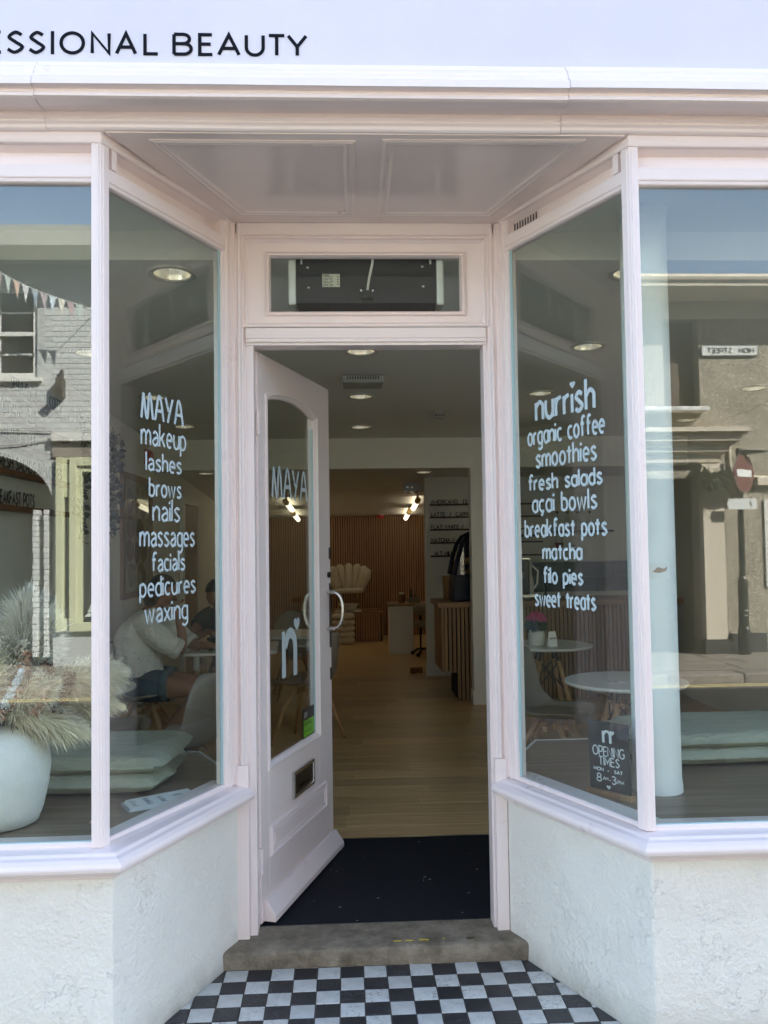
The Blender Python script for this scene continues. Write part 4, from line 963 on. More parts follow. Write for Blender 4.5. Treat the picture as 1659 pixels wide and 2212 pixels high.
vs = [(a,-.205,b) for a, b in dome]; obj('glass_front', MB().add(vs, [tuple(range(len(vs)))]), MATS['cabinet_glass'], t)
obj('back_panel', MB().slab([(a*.98,.198,b*.995) for a, b in dome], (0,1,0), .01), NAVY, t)
for z, w in ((.36,.29),(.50,.25)): obj('shelf', MB().box(-w,w,-.19,.19,z,z+.006), NAVY, t)
CAKE = mat('pastry', (.35,.20,.09), rough=.7, var=.3, vscale=20)
for k, (x, z) in enumerate(((-.15,.367),(.05,.367),(-.1,.507),(.1,.507),(-.2,.262),(.0,.262),(.18,.262))):
    obj('cake', MB().lathe([(.05,0),(.058,.02),(.05,.05),(.02,.06)], (x,0,z), 12), CAKE, t, smooth=True)
t = thing('wicker_basket', 'wicker basket leaning against the cake cabinet on the bar', 'basket', (.955, 5.76, .956))
obj('basket', MB().lathe([(.05,0),(.055,.05),(.065,.24)], n=14), mat('wicker', (.28,.16,.06), rough=.7, var=.4, vscale=60, bump=.6, bscale=90), t)
# menu letter rails on the partition wall
RAIL = mat('dark_rail_wood', (.075,.032,.018), rough=.5, var=.2, vscale=12)
for txt, z, w, x0 in (('AMERICANO  £3.',1.985,.43,.900),('LATTE  /  CAPPUCCINO',1.839,.61,.900),('FLAT WHITE /',1.694,.375,.895),('MATCHA /',1.542,.265,.895),('ALT MILK',1.388,.215,.930)):
    rl = tag(obj('menu_rail', MB().box(.885, 2.2, 6.835, 6.8795, z-.014, z+.004), RAIL), 'dark letter rail reading %s on the menu wall' % (txt.split('  ')[0].replace(' /','').lower()), 'menu rail', 'menu rails')
    for w1, st_, ww in words(txt, CAPS, w, 2.6): obj('menu_letters', text_mb(w1, CAPS, (x0+st_,6.842,z+.0055), (1,0,0), (0,0,1), ww, .044, .0085, gap=2.6), CHARC, rl)
t = thing('wall_socket', 'double white socket on the menu wall beside the cake cabinet', 'socket', (1.01, 6.874, 1.11)); obj('plate', MB().box(-.075,.075,-.008,.005,-.045,.045), WHITEM, t, bevel=.003); obj('switches', MB().box(-.05,-.03,-.012,-.008,.01,.03).box(.03,.05,-.012,-.008,.01,.03), WHITE, t)

# things behind and on the bar, seen through the angled window on the right
TEAL = mat('teal_tile', (.045,.085,.085), rough=.25, objrand=.15)
sp = tag(obj('splashback', MB().box(1.45,3.2,6.868,6.8795,.95,1.30), mat('splash_grout', (.20,.22,.21), rough=.8)), 'teal tiled splashback behind the coffee bar', 'splashback')
for i in range(9):
    for j in range(2): obj('tile', MB().box(-.096,.096,-.008,0,-.082,.082), TEAL, sp, loc=(1.55+i*.197, 6.868, 1.036+j*.17), bevel=.002, seg=1)
def shelf(x0, x1, z, lab): 
    return tag(obj('wall_shelf', MB().box(x0,x1,6.70,6.8795,z-.025,z), RAIL, bevel=.002), lab, 'shelf')
shelf(2.30,3.0,1.66,'dark shelf of glass bottles above the coffee bar'); shelf(2.28,2.62,1.45-.0,'short dark shelf with cups above the tap') ; shelf(1.85,2.12,1.62,'short dark shelf with a small box behind the list')
GL2 = glass_mat('bottle_glass', .06)
for k, (x, lab) in enumerate(((2.36,'clear syrup bottle, first on the bottle shelf'),(2.48,'clear syrup bottle, second on the bottle shelf'),(2.60,'clear syrup bottle, third on the bottle shelf'),(2.74,'clear syrup bottle, fourth on the bottle shelf'))):
    t = thing('syrup_bottle', lab, 'bottle', (x, 6.79, 1.66), group='syrup bottles'); obj('glass', MB().lathe([(.036,0),(.038,.01),(.038,.13),(.016,.17),(.014,.20)], n=14), GL2, t, smooth=True); obj('cap', MB().lathe([(.017,.20),(.017,.225)], n=12), CHARC, t); obj('label', MB().lathe([(.0385,.03),(.0385,.10)], n=14, cap=False), WHITEM, t)
t = thing('cup_stack', 'stack of cream and red cups on the short shelf', 'cups', (2.38, 6.79, 1.45)); obj('lower_cup', MB().lathe([(.035,0),(.048,.07)], n=16), mat('red_cup', (.25,.03,.03), rough=.4), t); obj('upper_cup', MB().lathe([(.035,.0705),(.048,.12)], n=16), WHITEM, t); obj('cone', MB().lathe([(.035,.121),(.012,.24)], n=14), WHITEM, t)
t = thing('small_card', 'small white framed card on the short cup shelf', 'card', (2.54, 6.79, 1.45)); obj('card', MB().box(-.04,.04,-.01,.01,0,.06), WHITEM, t); obj('print', MB().box(-.022,.022,-.0115,-.0102,.025,.04), CHARC, t)
t = thing('kitchen_tap', 'tall black gooseneck tap on the coffee bar', 'tap', (1.86, 5.72, .955)); obj('spout', MB().tube([(.09,0,0),(.09,0,.26)]+[(.09-.07+.07*math.cos(a),0,.26+.07*math.sin(a)) for a in [PI*k/10 for k in range(1,11)]]+[(-.05,0,.20)], .012, 10), BLACKR, t, smooth=True); obj('base', MB().lathe([(.024,0),(.02,.04)], (.09,0,0), 12), BLACKR, t)
CHB = mat('chalkboard', (.014,.018,.020), rough=.6, var=.2, vscale=10)
CHK = mat('chalk_white', (.62,.64,.64), rough=.8)
for (x, lab) in ((1.63,'small chalkboard price list behind the coffee list, nearest the door'),(1.83,'small chalkboard price list behind the coffee list, beside the shelf')):
    t = thing('chalk_price_board', lab, 'chalkboard', (x, 6.85, 1.66), group='chalk price boards'); obj('board', MB().box(-.075,.075,0,.015,0,.24), CHB, t, bevel=.002)
    m = MB()
    for k in range(7): ww = random.uniform(.03,.055); m.box(-ww,ww*.6,-.0012,-.0002,.03+k*.026,.036+k*.026)
    obj('chalk_lines', m, CHK, t)
t = thing('coffee_machine', 'low steel coffee machine on the bar behind the list', 'coffee machine', (1.42, 5.55, .955))
obj('body', MB().box(-.02,.30,-.18,.22,.05,.40), mat('machine_dark', (.05,.055,.055), rough=.35, metal=.4), t, bevel=.02); obj('drip_tray', MB().box(-.06,.34,-.26,-.185,.03,.06), CHROME, t, bevel=.004); obj('cup_rail', MB().box(-.02,.30,-.18,.2,.402,.415), CHROME, t); obj('group_head', MB().lathe([(.035,0),(.035,.06)], (.08,-.21,.22), 12).lathe([(.035,0),(.035,.06)], (.2,-.21,.22), 12), CHROME, t)
t = thing('white_jug', 'tall white patterned jug standing on the coffee bar', 'jug', (1.72, 5.50, .955))
obj('jug', MB().lathe([(.05,0),(.065,.04),(.062,.18),(.045,.26),(.05,.36),(.055,.40)], n=18), WHITEM, t, smooth=True); obj('handle', MB().tube([(.05,0,.34),(.11,0,.28),(.10,0,.16),(.06,0,.10)], .009, 8), WHITEM, t, smooth=True)
t = thing('flower_jug', 'white flowers in a jug at the end of the coffee bar', 'flowers', (1.47, 5.40, .955))
obj('jar', MB().lathe([(.03,0),(.05,.05),(.045,.16),(.03,.2)], n=14), WHITEM, t, smooth=True)
m = MB(); R4 = random.Random(9)
for k in range(60):
    a, b, r = R4.random()*2*PI, R4.random()*PI*.5, .10+.05*R4.random(); p = V((r*math.cos(a)*math.cos(b), r*math.sin(a)*math.cos(b), .26+r*math.sin(b)))
    q = V((R4.gauss(0,1),R4.gauss(0,1),R4.gauss(0,1))).normalized()*.014; s = q.orthogonal().normalized()*.012; m.add([p-q, p+s, p+q, p-s], [(0,1,2,3)])
obj('blossoms', m, WHITEM, t); obj('stems', MB().tube([(0,0,.18),(.02,0,.3)], .004, 5).tube([(0,0,.18),(-.04,.02,.3)], .004, 5).tube([(0,0,.18),(.05,-.03,.28)], .004, 5), mat('stem_green', (.05,.10,.03), rough=.7), t)

# ================================================================== ACROSS THE STREET (seen mirrored in the big panes)
FY = -9.47
WBR = mat('white_painted_brick', (.52,.54,.53), rough=.75, var=.08, vscale=9, bump=.35, bscale=40, bdist=.006, objrand=.05)
WJ = mat('white_painted_joint', (.42,.44,.43), rough=.85, var=.1, vscale=9, bump=.4, bscale=50)
LIME = mat('pale_lime_paint', (.52,.54,.36), rough=.45, var=.05, vscale=6)
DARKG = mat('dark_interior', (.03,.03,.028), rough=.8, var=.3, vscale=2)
SASHW = mat('sash_white', (.66,.66,.62), rough=.45)
wb = thing('brick_shop', 'white painted brick building with lime green shop window mirrored in the pane behind the vase', 'building', (0,0,0))
x0, x1 = -12.0, -2.62
m = MB()
for (a, b, c, d) in ((x0,-6.2,-.2,3.12),(-4.14,-4.085,-.2,3.12),(-2.75,x1,-.2,3.12),(x0,x1,3.12,3.92),(x0,-5.45,3.92,5.2),(-4.36,x1,3.92,5.2),(x0,x1,5.2,5.7),(-4.085,-2.75,-.2,.40),(-4.085,-2.75,2.80,3.12)):
    m.box(a, b, FY-.35, FY-.018, c, d)
obj('wall', m, WJ, wb)
# arch head over the dark opening
pts = [(-6.2,3.12),(-6.2,2.15)]+[(-5.17-1.03*math.cos(a), 2.15+.72*math.sin(a)) for a in [PI*k/18 for k in range(1,18)]]+[(-4.14,2.15),(-4.14,3.12)]
obj('arch_head', MB().slab([(a, FY-.35, b) for a, b in pts], (0,1,0), .335), WJ, wb)
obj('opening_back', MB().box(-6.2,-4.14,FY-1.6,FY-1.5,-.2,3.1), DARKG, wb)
bm_ = MB().box(-.1065,.1065,0,.020,-.0325,.0325)
proto = None; cnt = 0
for r in range(31):
    z = 3.17+r*.0755
    for c in range(8):
        x = -5.05+c*.2225+(.11 if r % 2 else 0)
        if (x < -4.24 and 3.88 < z < 5.23) or x > -3.30 or cnt >= 290: continue
        if proto is None:
            proto = obj('brick', bm_, WBR, wb, bevel=.006, seg=1); o = proto
        else:
            o = proto.copy(); COL.objects.link(o)
        o.location = (x, FY-.0325+random.uniform(-.0008,.0008), z+random.uniform(-.002,.002)); o.rotation_euler = (random.uniform(-.003,.003),0,random.uniform(-.003,.003)); cnt += 1
for xx in (-4.385,-4.235):
    m = MB()
    for k in range(27): m.box(xx-.035+random.uniform(-.006,.004), xx+.03+random.uniform(-.004,.006), FY-.30, FY-.02+random.uniform(-.01,.01), .05+k*.0755, .118+k*.0755)
    obj('brick_pier', m, WBR, wb, bevel=.006, seg=1)
# sash window
sw2 = obj('sash_window', MB().box(-5.45,-5.38,FY-.14,FY-.06,3.92,5.2).box(-4.43,-4.36,FY-.14,FY-.06,3.92,5.2).box(-5.38,-4.43,FY-.14,FY-.06,5.13,5.2).box(-5.38,-4.43,FY-.14,FY-.06,3.92,4.0).box(-5.38,-4.43,FY-.13,FY-.05,4.52,4.58), SASHW, wb)
obj('glazing_bars', MB().box(-4.92,-4.89,FY-.125,FY-.085,4.58,5.13).box(-4.92,-4.89,FY-.125,FY-.085,4.0,4.52).box(-5.38,-4.43,FY-.124,FY-.086,4.84,4.87).box(-5.38,-4.43,FY-.124,FY-.086,4.25,4.28), SASHW, sw2)
obj('pane', MB().box(-5.38,-4.43,FY-.112,FY-.106,4.0,5.13), mat('far_window_glass', (.02,.022,.024), rough=.06, spec=.8), sw2)
obj('sill', MB().box(-5.55,-4.28,FY-.10,FY+.06,3.86,3.92), SASHW, sw2, bevel=.006)
# shop window: lime frame
lf = obj('shop_window_frame', MB().box(-4.085,-3.98,FY-.12,FY+.06,.40,2.80).box(-3.90,-3.80,FY-.12,FY+.06,.40,2.80).box(-3.98,-3.90,FY-.12,FY+.02,2.25,2.80).box(-3.98,-3.90,FY-.12,FY+.02,.40,.58).box(-3.80,-2.75,FY-.12,FY+.06,2.68,2.80).box(-3.80,-2.75,FY-.12,FY+.06,.40,.52).box(-2.85,-2.75,FY-.121,FY+.06,.52,2.68), LIME, wb, bevel=.008)
obj('inner_bead', MB().box(-3.80,-3.74,FY-.10,FY+.02,.52,2.68).box(-3.74,-2.85,FY-.10,FY+.02,2.60,2.68), LIME, lf, bevel=.004)
obj('shop_pane', MB().box(-3.74,-2.85,FY-.06,FY-.054,.52,2.60), MATS['far_window_glass'], lf); obj('slit_pane', MB().box(-3.98,-3.90,FY-.07,FY-.064,.58,2.25), MATS['far_window_glass'], lf)
obj('shop_fascia', MB().box(-4.14,x1,FY-.02,FY+.10,3.02,3.13), SASHW, wb, bevel=.01)
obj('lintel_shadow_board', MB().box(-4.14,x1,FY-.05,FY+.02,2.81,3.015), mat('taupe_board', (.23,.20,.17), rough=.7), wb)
LEAFP = mat('poster_leaf', (.55,.62,.58), rough=.7)
m = MB()
for k in range(9):
    a = .3+.13*k; p = V((-3.72+.03*k, FY-.05, .60+.06*k)); d = V((math.cos(a), 0, math.sin(a)))*.16; s = V((-math.sin(a),0,math.cos(a)))*.03; m.add([p, p+d*.4+s, p+d, p+d*.4-s], [(0,1,2,3)])
obj('window_leaves', m, LEAFP, lf, recalc=False)
# cables and bracket lamp
obj('cable', MB().tube([(-7,FY+.02,3.26),(-5,FY+.02,3.20),(-4.2,FY+.02,3.17),(x1,FY+.02,3.19)], .009, 6).tube([(-7,FY+.02,3.00),(-4.9,FY+.02,2.97),(-4.6,FY+.02,2.99),(-4.2,FY+.02,3.06)], .010, 6), mat('cable_grey', (.35,.35,.33), rough=.7), wb, smooth=True)
lam = obj('wall_light', MB().box(-4.065,-3.965,FY,FY+.14,3.63,3.90).box(-4.03,-3.99,FY,FY+.05,3.90,4.02), mat('lamp_brown', (.06,.05,.04), rough=.5), wb, bevel=.006)
obj('shade', MB().tube([(-4.0,FY+.14,3.72),(-4.0,FY+.24,3.70)], [.05,.07], 10), MATS['lamp_brown'], lam)
obj('eaves', MB().add([(x0,FY-.3,5.50),(x1,FY-.3,5.50),(x1,FY+.60,5.58),(x0,FY+.60,5.58),(x0,FY-.3,5.90),(x1,FY-.3,5.90),(x1,FY+.66,5.83),(x0,FY+.66,5.83)], [(0,1,2,3),(4,7,6,5),(3,2,6,7),(0,4,5,1),(1,5,6,2),(0,3,7,4)]), mat('eaves_paint', (.42,.42,.38), rough=.7, var=.1, vscale=5), wb)
obj('roof', MB().add([(x0,FY+.2,5.90),(x1,FY+.2,5.90),(x1,FY-5,7.4),(x0,FY-5,7.4),(x0,FY-5,-.2),(x1,FY-5,-.2)], [(0,1,2,3),(3,2,5,4)]), MATS['slate_roof'], wb)
# bunting
t = thing('bunting', 'string of patterned triangular flags mirrored across the white brick wall', 'bunting', (0,0,0))
A, B = V((-5.60,FY+.75,5.98)), V((-3.58,FY+.45,4.80)); path = [A+(B-A)*(k/20)+V((0,0,-.20*math.sin(PI*k/20))) for k in range(21)]
obj('cord', MB().tube(path, .006, 5).tube([B, V((-3.58,FY,4.82))], .006, 5), mat('cord_white', (.6,.6,.58), rough=.8), t)
FC = [(.48,.36,.38),(.46,.54,.51),(.52,.37,.30),(.50,.50,.51),(.34,.42,.50),(.48,.41,.44),(.40,.48,.53),(.58,.57,.49)]
for k in range(18):
    p = path[0]+(path[-1]-path[0])*((k+.5)/18); u = (k+.5)/18*20; i = int(u); p = path[i]+(path[min(20,i+1)]-path[i])*(u-i); d = (path[min(20,i+1)]-path[i]).normalized()*.048
    c = FC[k % 8]; tw = V((0, random.uniform(-.05,.05), 0)); q = p+V((.01,0,-.23))+tw
    obj('flag', MB().add([p-d,p+d,q,p-d+V((0,.002,0)),p+d+V((0,.002,0)),q+V((0,.002,0))], [(0,1,2),(5,4,3),(0,3,4,1),(1,4,5,2),(2,5,3,0)]), mat('flag_cloth_%d' % (k % 8), c, rough=.9, var=.35, vscale=25), t)

# --- tall house added between the two to block sky reflected in the transom light
DBR = mat('shade_dark_brick', (.035,.030,.028), rough=.85, var=.25, vscale=14, bump=.3, bscale=50)  # near-black colour stands in for shade on the mirrored wall
tb = thing('added_tall_house', 'tall dark house added to block the sky mirrored in the glass above the door', 'building', (0,0,0))
obj('wall', MB().box(-2.60,3.0,FY-.45,FY,-.2,8.7), DBR, tb); obj('parapet', MB().box(-2.60,3.0,FY-.4,FY+.10,8.7,8.95), DBR, tb)
for z in (1.0,3.6,6.2):
    for x in (-1.9,-.25,1.4):
        w_ = obj('window', MB().box(x,x+1.0,FY+.001,FY+.02,z,z+1.6), SASHW, tb); obj('pane', MB().box(x+.08,x+.92,FY+.0201,FY+.026,z+.08,z+.76).box(x+.08,x+.92,FY+.0201,FY+.026,z+.84,z+1.52), MATS['far_window_glass'], w_); obj('sill', MB().box(x-.06,x+1.06,FY+.001,FY+.08,z-.08,z-.001), SASHW, w_)
obj('roof', MB().add([(-2.6,FY-.2,8.95),(3.0,FY-.2,8.95),(3.0,FY-5,9.4),(-2.6,FY-5,9.4),(-2.6,FY-5,-.2),(3.0,FY-5,-.2)], [(0,1,2,3),(3,2,5,4)]), MATS['slate_roof'], tb)
# --- roughcast building
def roughcast():
    m = mat('roughcast_render', (.60,.535,.425), rough=.9, var=.12, vscale=2.2)
    N = m.node_tree.nodes; L = m.node_tree.links; b = N['Principled BSDF']; tc = [n for n in N if n.type == 'TEX_COORD'][0]
    nz = N.new('ShaderNodeTexNoise'); nz.inputs['Scale'].default_value = 9; nz.inputs['Distortion'].default_value = 6; nz.inputs['Detail'].default_value = 3; L.new(tc.outputs['Object'], nz.inputs['Vector'])
    bp_ = N.new('ShaderNodeBump'); bp_.inputs['Strength'].default_value = 1.0; bp_.inputs['Distance'].default_value = .14; L.new(nz.outputs['Fac'], bp_.inputs['Height']); L.new(bp_.outputs[0], b.inputs['Normal'])
    return m
RC = roughcast()
SMO = mat('smooth_cream_render', (.58,.52,.42), rough=.8, var=.08, vscale=3, bump=.15, bscale=30)
PLN = mat('black_plinth', (.03,.032,.032), rough=.6, var=.3, vscale=8)
rb = thing('roughcast_house', 'cream roughcast building with eaves cornice mirrored in the pane beside the white column', 'building', (0,0,0))
x0, x1 = 3.02, 12
m = MB()
for (a, b, c, d) in ((x0,3.85,-.2,3.4),(4.94,5.9,-.2,3.4),(6.9,x1,-.2,3.4),(3.85,4.94,2.42,3.4),(5.9,6.9,2.10,3.4),(5.9,6.9,-.2,.85),(x0,4.50,3.4,4.72),(5.02,x1,3.4,4.72),(x0,x1,4.72,5.1)):
    m.box(a, b, FY-.35, FY, c, d)
obj('wall', m, RC, rb)
obj('upper_recess', MB().box(4.50,5.02,FY-.35,FY-.20,3.4,4.72), mat('recess_brown', (.10,.08,.06), rough=.8, var=.2, vscale=6), rb)  # dark brown back of the upper recess
obj('frieze', MB().box(x0,x1,FY+.0005,FY+.035,4.72,4.965), SMO, rb)
obj('eaves', MB().add([(x0,FY-.3,4.967),(x1,FY-.3,4.967),(x1,FY+.12,4.967),(x0,FY+.12,4.967),(x1,FY+.62,5.02),(x0,FY+.62,5.02),(x1,FY+.64,5.18),(x0,FY+.64,5.18),(x1,FY-.3,5.24),(x0,FY-.3,5.24)], [(0,1,2,3),(3,2,4,5),(5,4,6,7),(7,6,8,9),(0,9,8,1),(1,8,6,4,2),(0,3,5,7,9)]), SMO, rb)
obj('gutter', MB().tube([(x0,FY+.63,5.13),(x1,FY+.63,5.13)], .05, 8), SMO, rb)
obj('roof', MB().add([(x0,FY+.4,5.24),(x1,FY+.4,5.24),(x1,FY-5,6.9),(x0,FY-5,6.9),(x0,FY-5,-.2),(x1,FY-5,-.2)], [(0,1,2,3),(3,2,5,4)]), MATS['slate_roof'], rb)
HP = [(0,2.62),(.10,2.64),(.12,2.74),(.20,2.78),(.22,2.86),(.32,2.92),(.34,3.0),(.42,3.04),(.42,3.10),(0,3.14)]
n = len(HP)
m = MB(); vs = [(3.3,FY+o,z) for o, z in HP]+[(5.13+o,FY+o,z) for o, z in HP]; vs += [(5.13+o*0,FY-.05,z) for o, z in HP]
m.add(vs, [(i,(i+1)%n,n+(i+1)%n,n+i) for i in range(n)]); m.add([(5.13+o,FY+o,z) for o, z in HP]+[(5.13+o,FY,z) for o, z in HP], [(i,(i+1)%n,n+(i+1)%n,n+i) for i in range(n)])
obj('door_hood', m, SMO, rb)
obj('ledge', MB().box(3.4,5.06,FY+.0003,FY+.24,3.36,3.42), mat('flaking_white', (.60,.60,.58), rough=.7, var=.3, vscale=12), rb, bevel=.01)
obj('pilaster', MB().box(4.955,5.265,FY+.0005,FY+.14,.12,2.48).box(4.92,5.30,FY+.0006,FY+.18,2.48,2.53).box(4.945,5.275,FY+.0007,FY+.16,2.535,2.61), SMO, rb, bevel=.008)
obj('pilaster_base', MB().box(4.92,5.30,FY+.0008,FY+.18,-.08,.10).box(4.94,5.28,FY+.0009,FY+.165,.10,.135), PLN, rb, bevel=.006)
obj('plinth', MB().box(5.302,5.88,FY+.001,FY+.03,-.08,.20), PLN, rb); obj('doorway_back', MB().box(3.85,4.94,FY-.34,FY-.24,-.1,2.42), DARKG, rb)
wf = obj('window_frame', MB().box(5.9,5.97,FY-.10,FY+.03,.85,2.10).box(6.83,6.9,FY-.10,FY+.03,.85,2.10).box(5.97,6.83,FY-.10,FY+.03,2.03,2.10).box(5.97,6.83,FY-.10,FY+.03,.85,.92), SASHW, rb)
obj('pane', MB().box(5.97,6.83,FY-.06,FY-.054,.92,2.03), MATS['far_window_glass'], wf); obj('lintel', MB().box(5.78,7.0,FY+.001,FY+.10,2.30,2.42), SMO, rb, bevel=.01)
obj('pipe', MB().tube([(5.42,FY+.03,2.95),(5.42,FY+.03,2.50),(5.50,FY+.03,2.44),(6.6,FY+.03,2.40)], .018, 8), SMO, rb, smooth=True)
sp_ = tag(obj('street_sign', MB().prism([(5.08,0),(5.85,0),(5.885,.02),(5.885,.145),(5.85,.165),(5.08,.165),(5.045,.145),(5.045,.02)], 0, .02), mat('sign_black_edge', (.03,.03,.03), rough=.5)), 'white HIGH STREET name plate mirrored on the roughcast wall', 'street sign')
sp_.data.transform(Matrix(((1,0,0,0),(0,0,1,FY+.012),(0,1,0,4.172),(0,0,0,1))))
obj('plate_face', MB().box(5.062,5.868,FY+.033,FY+.036,4.187,4.322), mat('sign_white', (.58,.60,.58), rough=.5), sp_)
obj('lettering', text_mb('HIGH  STREET.', CAPS, (5.812,FY+.038,4.222), (-1,0,0), (0,0,1), .70, .066, .017, gap=2.6, N=(0,1,0)), mat('sign_letter_black', (.02,.02,.02), rough=.5), sp_)
# spiky hanging plant
t = thing('hanging_plant', 'spiky grass-like plant hanging from the door hood across the street', 'plant', (4.98, FY+.36, 2.35))
m = MB(); R10 = random.Random(2)
for k in range(150):
    a = R10.random()*2*PI; L_ = R10.uniform(.2,.5); d = V((math.cos(a), math.sin(a)*.6, R10.uniform(-.5,.9))).normalized(); p = V((0,0,0)); q = p+d*L_*.55; r = q+(d+V((0,0,-.9))).normalized()*L_*.5; w = d.cross(V((0,0,1))).normalized()*.009
    m.add([p-w,p+w,q+w,q-w,r], [(0,1,2,3),(3,2,4)])
obj('leaves', m, mat('spiky_leaf', (.05,.065,.03), rough=.7, var=.3, vscale=9), t, recalc=False); obj('basket', MB().lathe([(.02,-.14),(.10,-.10),(.14,0),(.13,.02)], n=14), PLN, t, smooth=True); obj('chain', MB().tube([(0,0,.02),(0,-.1,.40)], .006, 5), PLN, t)
# sign post
t = thing('sign_post', 'black sign post with no entry disc and white arrow plate mirrored in the window', 'sign post', (5.46, FY+.22, -.08))
BLK = mat('post_black', (.014,.016,.015), rough=.35)
obj('post', MB().lathe([(.085,0),(.085,.36),(.07,.40),(.07,1.02),(.062,1.06),(.045,1.10),(.038,2.9)], n=16), BLK, t, smooth=False)
nn_ = V((.60,.80,0)); rr_ = V((-.8,.6,0)); c = V((.02,.07,2.54))
def disc(r, off, th): return MB().slab([c+rr_*r*math.cos(a)+V((0,0,1))*r*math.sin(a)+nn_*off for a in [2*PI*k/36 for k in range(36)]], nn_, th)
ns = obj('no_entry_disc', disc(.275,0,.012), mat('sign_back_grey', (.30,.31,.31), rough=.5), t); obj('red_face', disc(.27,.0125,.003), mat('sign_red', (.12,.042,.038), rough=.45), ns)
obj('white_bar', MB().obox(c+nn_*.018, rr_*.20, V((0,0,.05)), nn_*.002), mat('sign_plate_white', (.62,.64,.63), rough=.5), ns)
ap = obj('arrow_plate', MB().slab([V((-.20,.075,2.11))+V((x,0,z)) for x, z in ((-.03,.0),(.0,-.075),(.40,-.075),(.40,.075),(.0,.075))], (0,1,0), .008), MATS['sign_plate_white'], t)
obj('mark', MB().tube([(.11,.086,2.08),(.12,.086,2.10),(.10,.086,2.13),(.115,.086,2.145)], .006, 5), BLK, ap)
obj('lamp_head', MB().add([(-.06,.02,2.78),(-.06,.12,2.78),(.06,.12,2.80),(.06,.02,2.80),(-.06,.02,2.88),(-.06,.12,2.88),(.36,.13,2.86),(.36,.02,2.86),(.36,.13,2.83),(.36,.02,2.83)], [(0,1,2,3),(3,2,8,9),(9,8,6,7),(7,6,5,4),(0,4,5,1),(1,5,6,8,2),(0,3,9,7,4)]), BLK, t, bevel=.008)
obj('band_lettering', MB().box(-.03,.03,.0725,.0735,.55,.56).box(-.03,.03,.0725,.0735,.62,.63), SASHW, t)

# ================================================================== WINDOW DISPLAYS
t = thing('white_column', 'round white iron column standing in the big window beside the opening times board', 'column', (1.085, .262, .56))
COLM = mat('column_white_paint', (.88,.90,.89), rough=.5, var=.05, vscale=5, bump=.12, bscale=25)
obj('shaft', MB().lathe([(.094,0),(.094,.02),(.090,.05),(.089,2.2)], n=40, cap=False), COLM, t, smooth=True)
obj('collar', MB().lathe([(.089,2.2),(.093,2.215),(.095,2.24)], n=40, cap=False), COLM, t, smooth=True)
PAPER = mat('paper_white', (.88,.89,.88), rough=.6)
# stickers on the big pane
s1 = obj('sticker', MB().box(.892,.960,-.2485,-.2478,1.384,1.436), PAPER, gfR)
obj('sticker_print', MB().add([(.901,-.2487,1.406),(.920,-.2487,1.422),(.940,-.2487,1.416),(.953,-.2487,1.424),(.947,-.2487,1.409),(.925,-.2487,1.402)], [(0,1,2,3,4,5)]), mat('fox_print', (.45,.33,.26), rough=.6), gfR)
m = MB()
for k in range(16):
    a = 2*PI*k/16; c = V((.938, -.2486, 1.266)); r1, r2 = .009, .030
    m.add([c+V((math.cos(a)*r1,0,math.sin(a)*r1)), c+V((math.cos(a-.11)*r2,0,math.sin(a-.11)*r2)), c+V((math.cos(a+.11)*r2,0,math.sin(a+.11)*r2))], [(0,1,2)])
obj('sunburst_sticker', m, PAPER, gfR)
# chalk style opening times board
t = thing('opening_times_board', 'small black opening times board on a wooden foot behind the angled window', 'sign', (0,0,0))
O = V((.822,.243,.5605)); R_ = (V((.935,.111,.5605))-O).normalized(); U_ = V((.0,.06,1)).normalized(); N_ = R_.cross(U_).normalized()
if N_.y > 0: N_ = -N_
BW, BH = .171, .272
K_ = .83
def bp(a, b, h=0): return O+R_*a+U_*b+N_*h
obj('board', MB().slab([bp(0,.015,-.004),bp(BW,.015,-.004),bp(BW,BH,-.004),bp(0,BH,-.004)], N_, .006), mat('board_black', (.012,.014,.018), rough=.5, var=.15, vscale=12), t)
obj('foot', MB().obox(bp(BW/2,.010,0), R_*(BW/2+.008), U_*.011, N_*.020), OAKX, t, bevel=.002)
def bt(txt, x, y, w, h, sw, font=CAPS, gap=2.2): obj('lettering', text_mb(txt, font, bp(x*.95,y*K_,.004), R_, U_, w*.95, h*K_, sw, gap=gap, N=N_, wobble=.35), CHKW, t)
CHKW = mat('chalk_pen', (.66,.70,.72), rough=.6)
bt('OPENING',.020,.178,.140,.040,.0044); bt('TIMES',.046,.136,.090,.036,.0044); bt('MON',.022,.110,.043,.013,.0032); bt('-',.083,.108,.007,.013,.0032); bt('SAT',.113,.108,.037,.013,.0032)
bt('8',.034,.062,.020,.034,.0045); bt('AM',.062,.072,.023,.013,.0026); bt('-',.090,.068,.007,.013,.0026); bt('3',.101,.060,.019,.034,.0045); bt('PM',.126,.066,.027,.014,.0026)
m = MB(); ribbon(m, [(0,0),(0,.052)], .011, lambda a, b, h: bp(.066+a,(.236+b)*K_,.004+h), 0); ribbon(m, CR([(0,.034),(.010,.050),(.022,.050),(.030,.036)])+[(.030,0)], .011, lambda a, b, h: bp(.066+a,(.236+b)*K_,.004+h), .0004)
heart_mb(m, bp(.104,.283*K_,.004), R_, U_, N_, .020); heart_mb(m, bp(.081,.042*K_,.004), R_, U_, N_, .018); obj('lettering', m, CHKW, t)

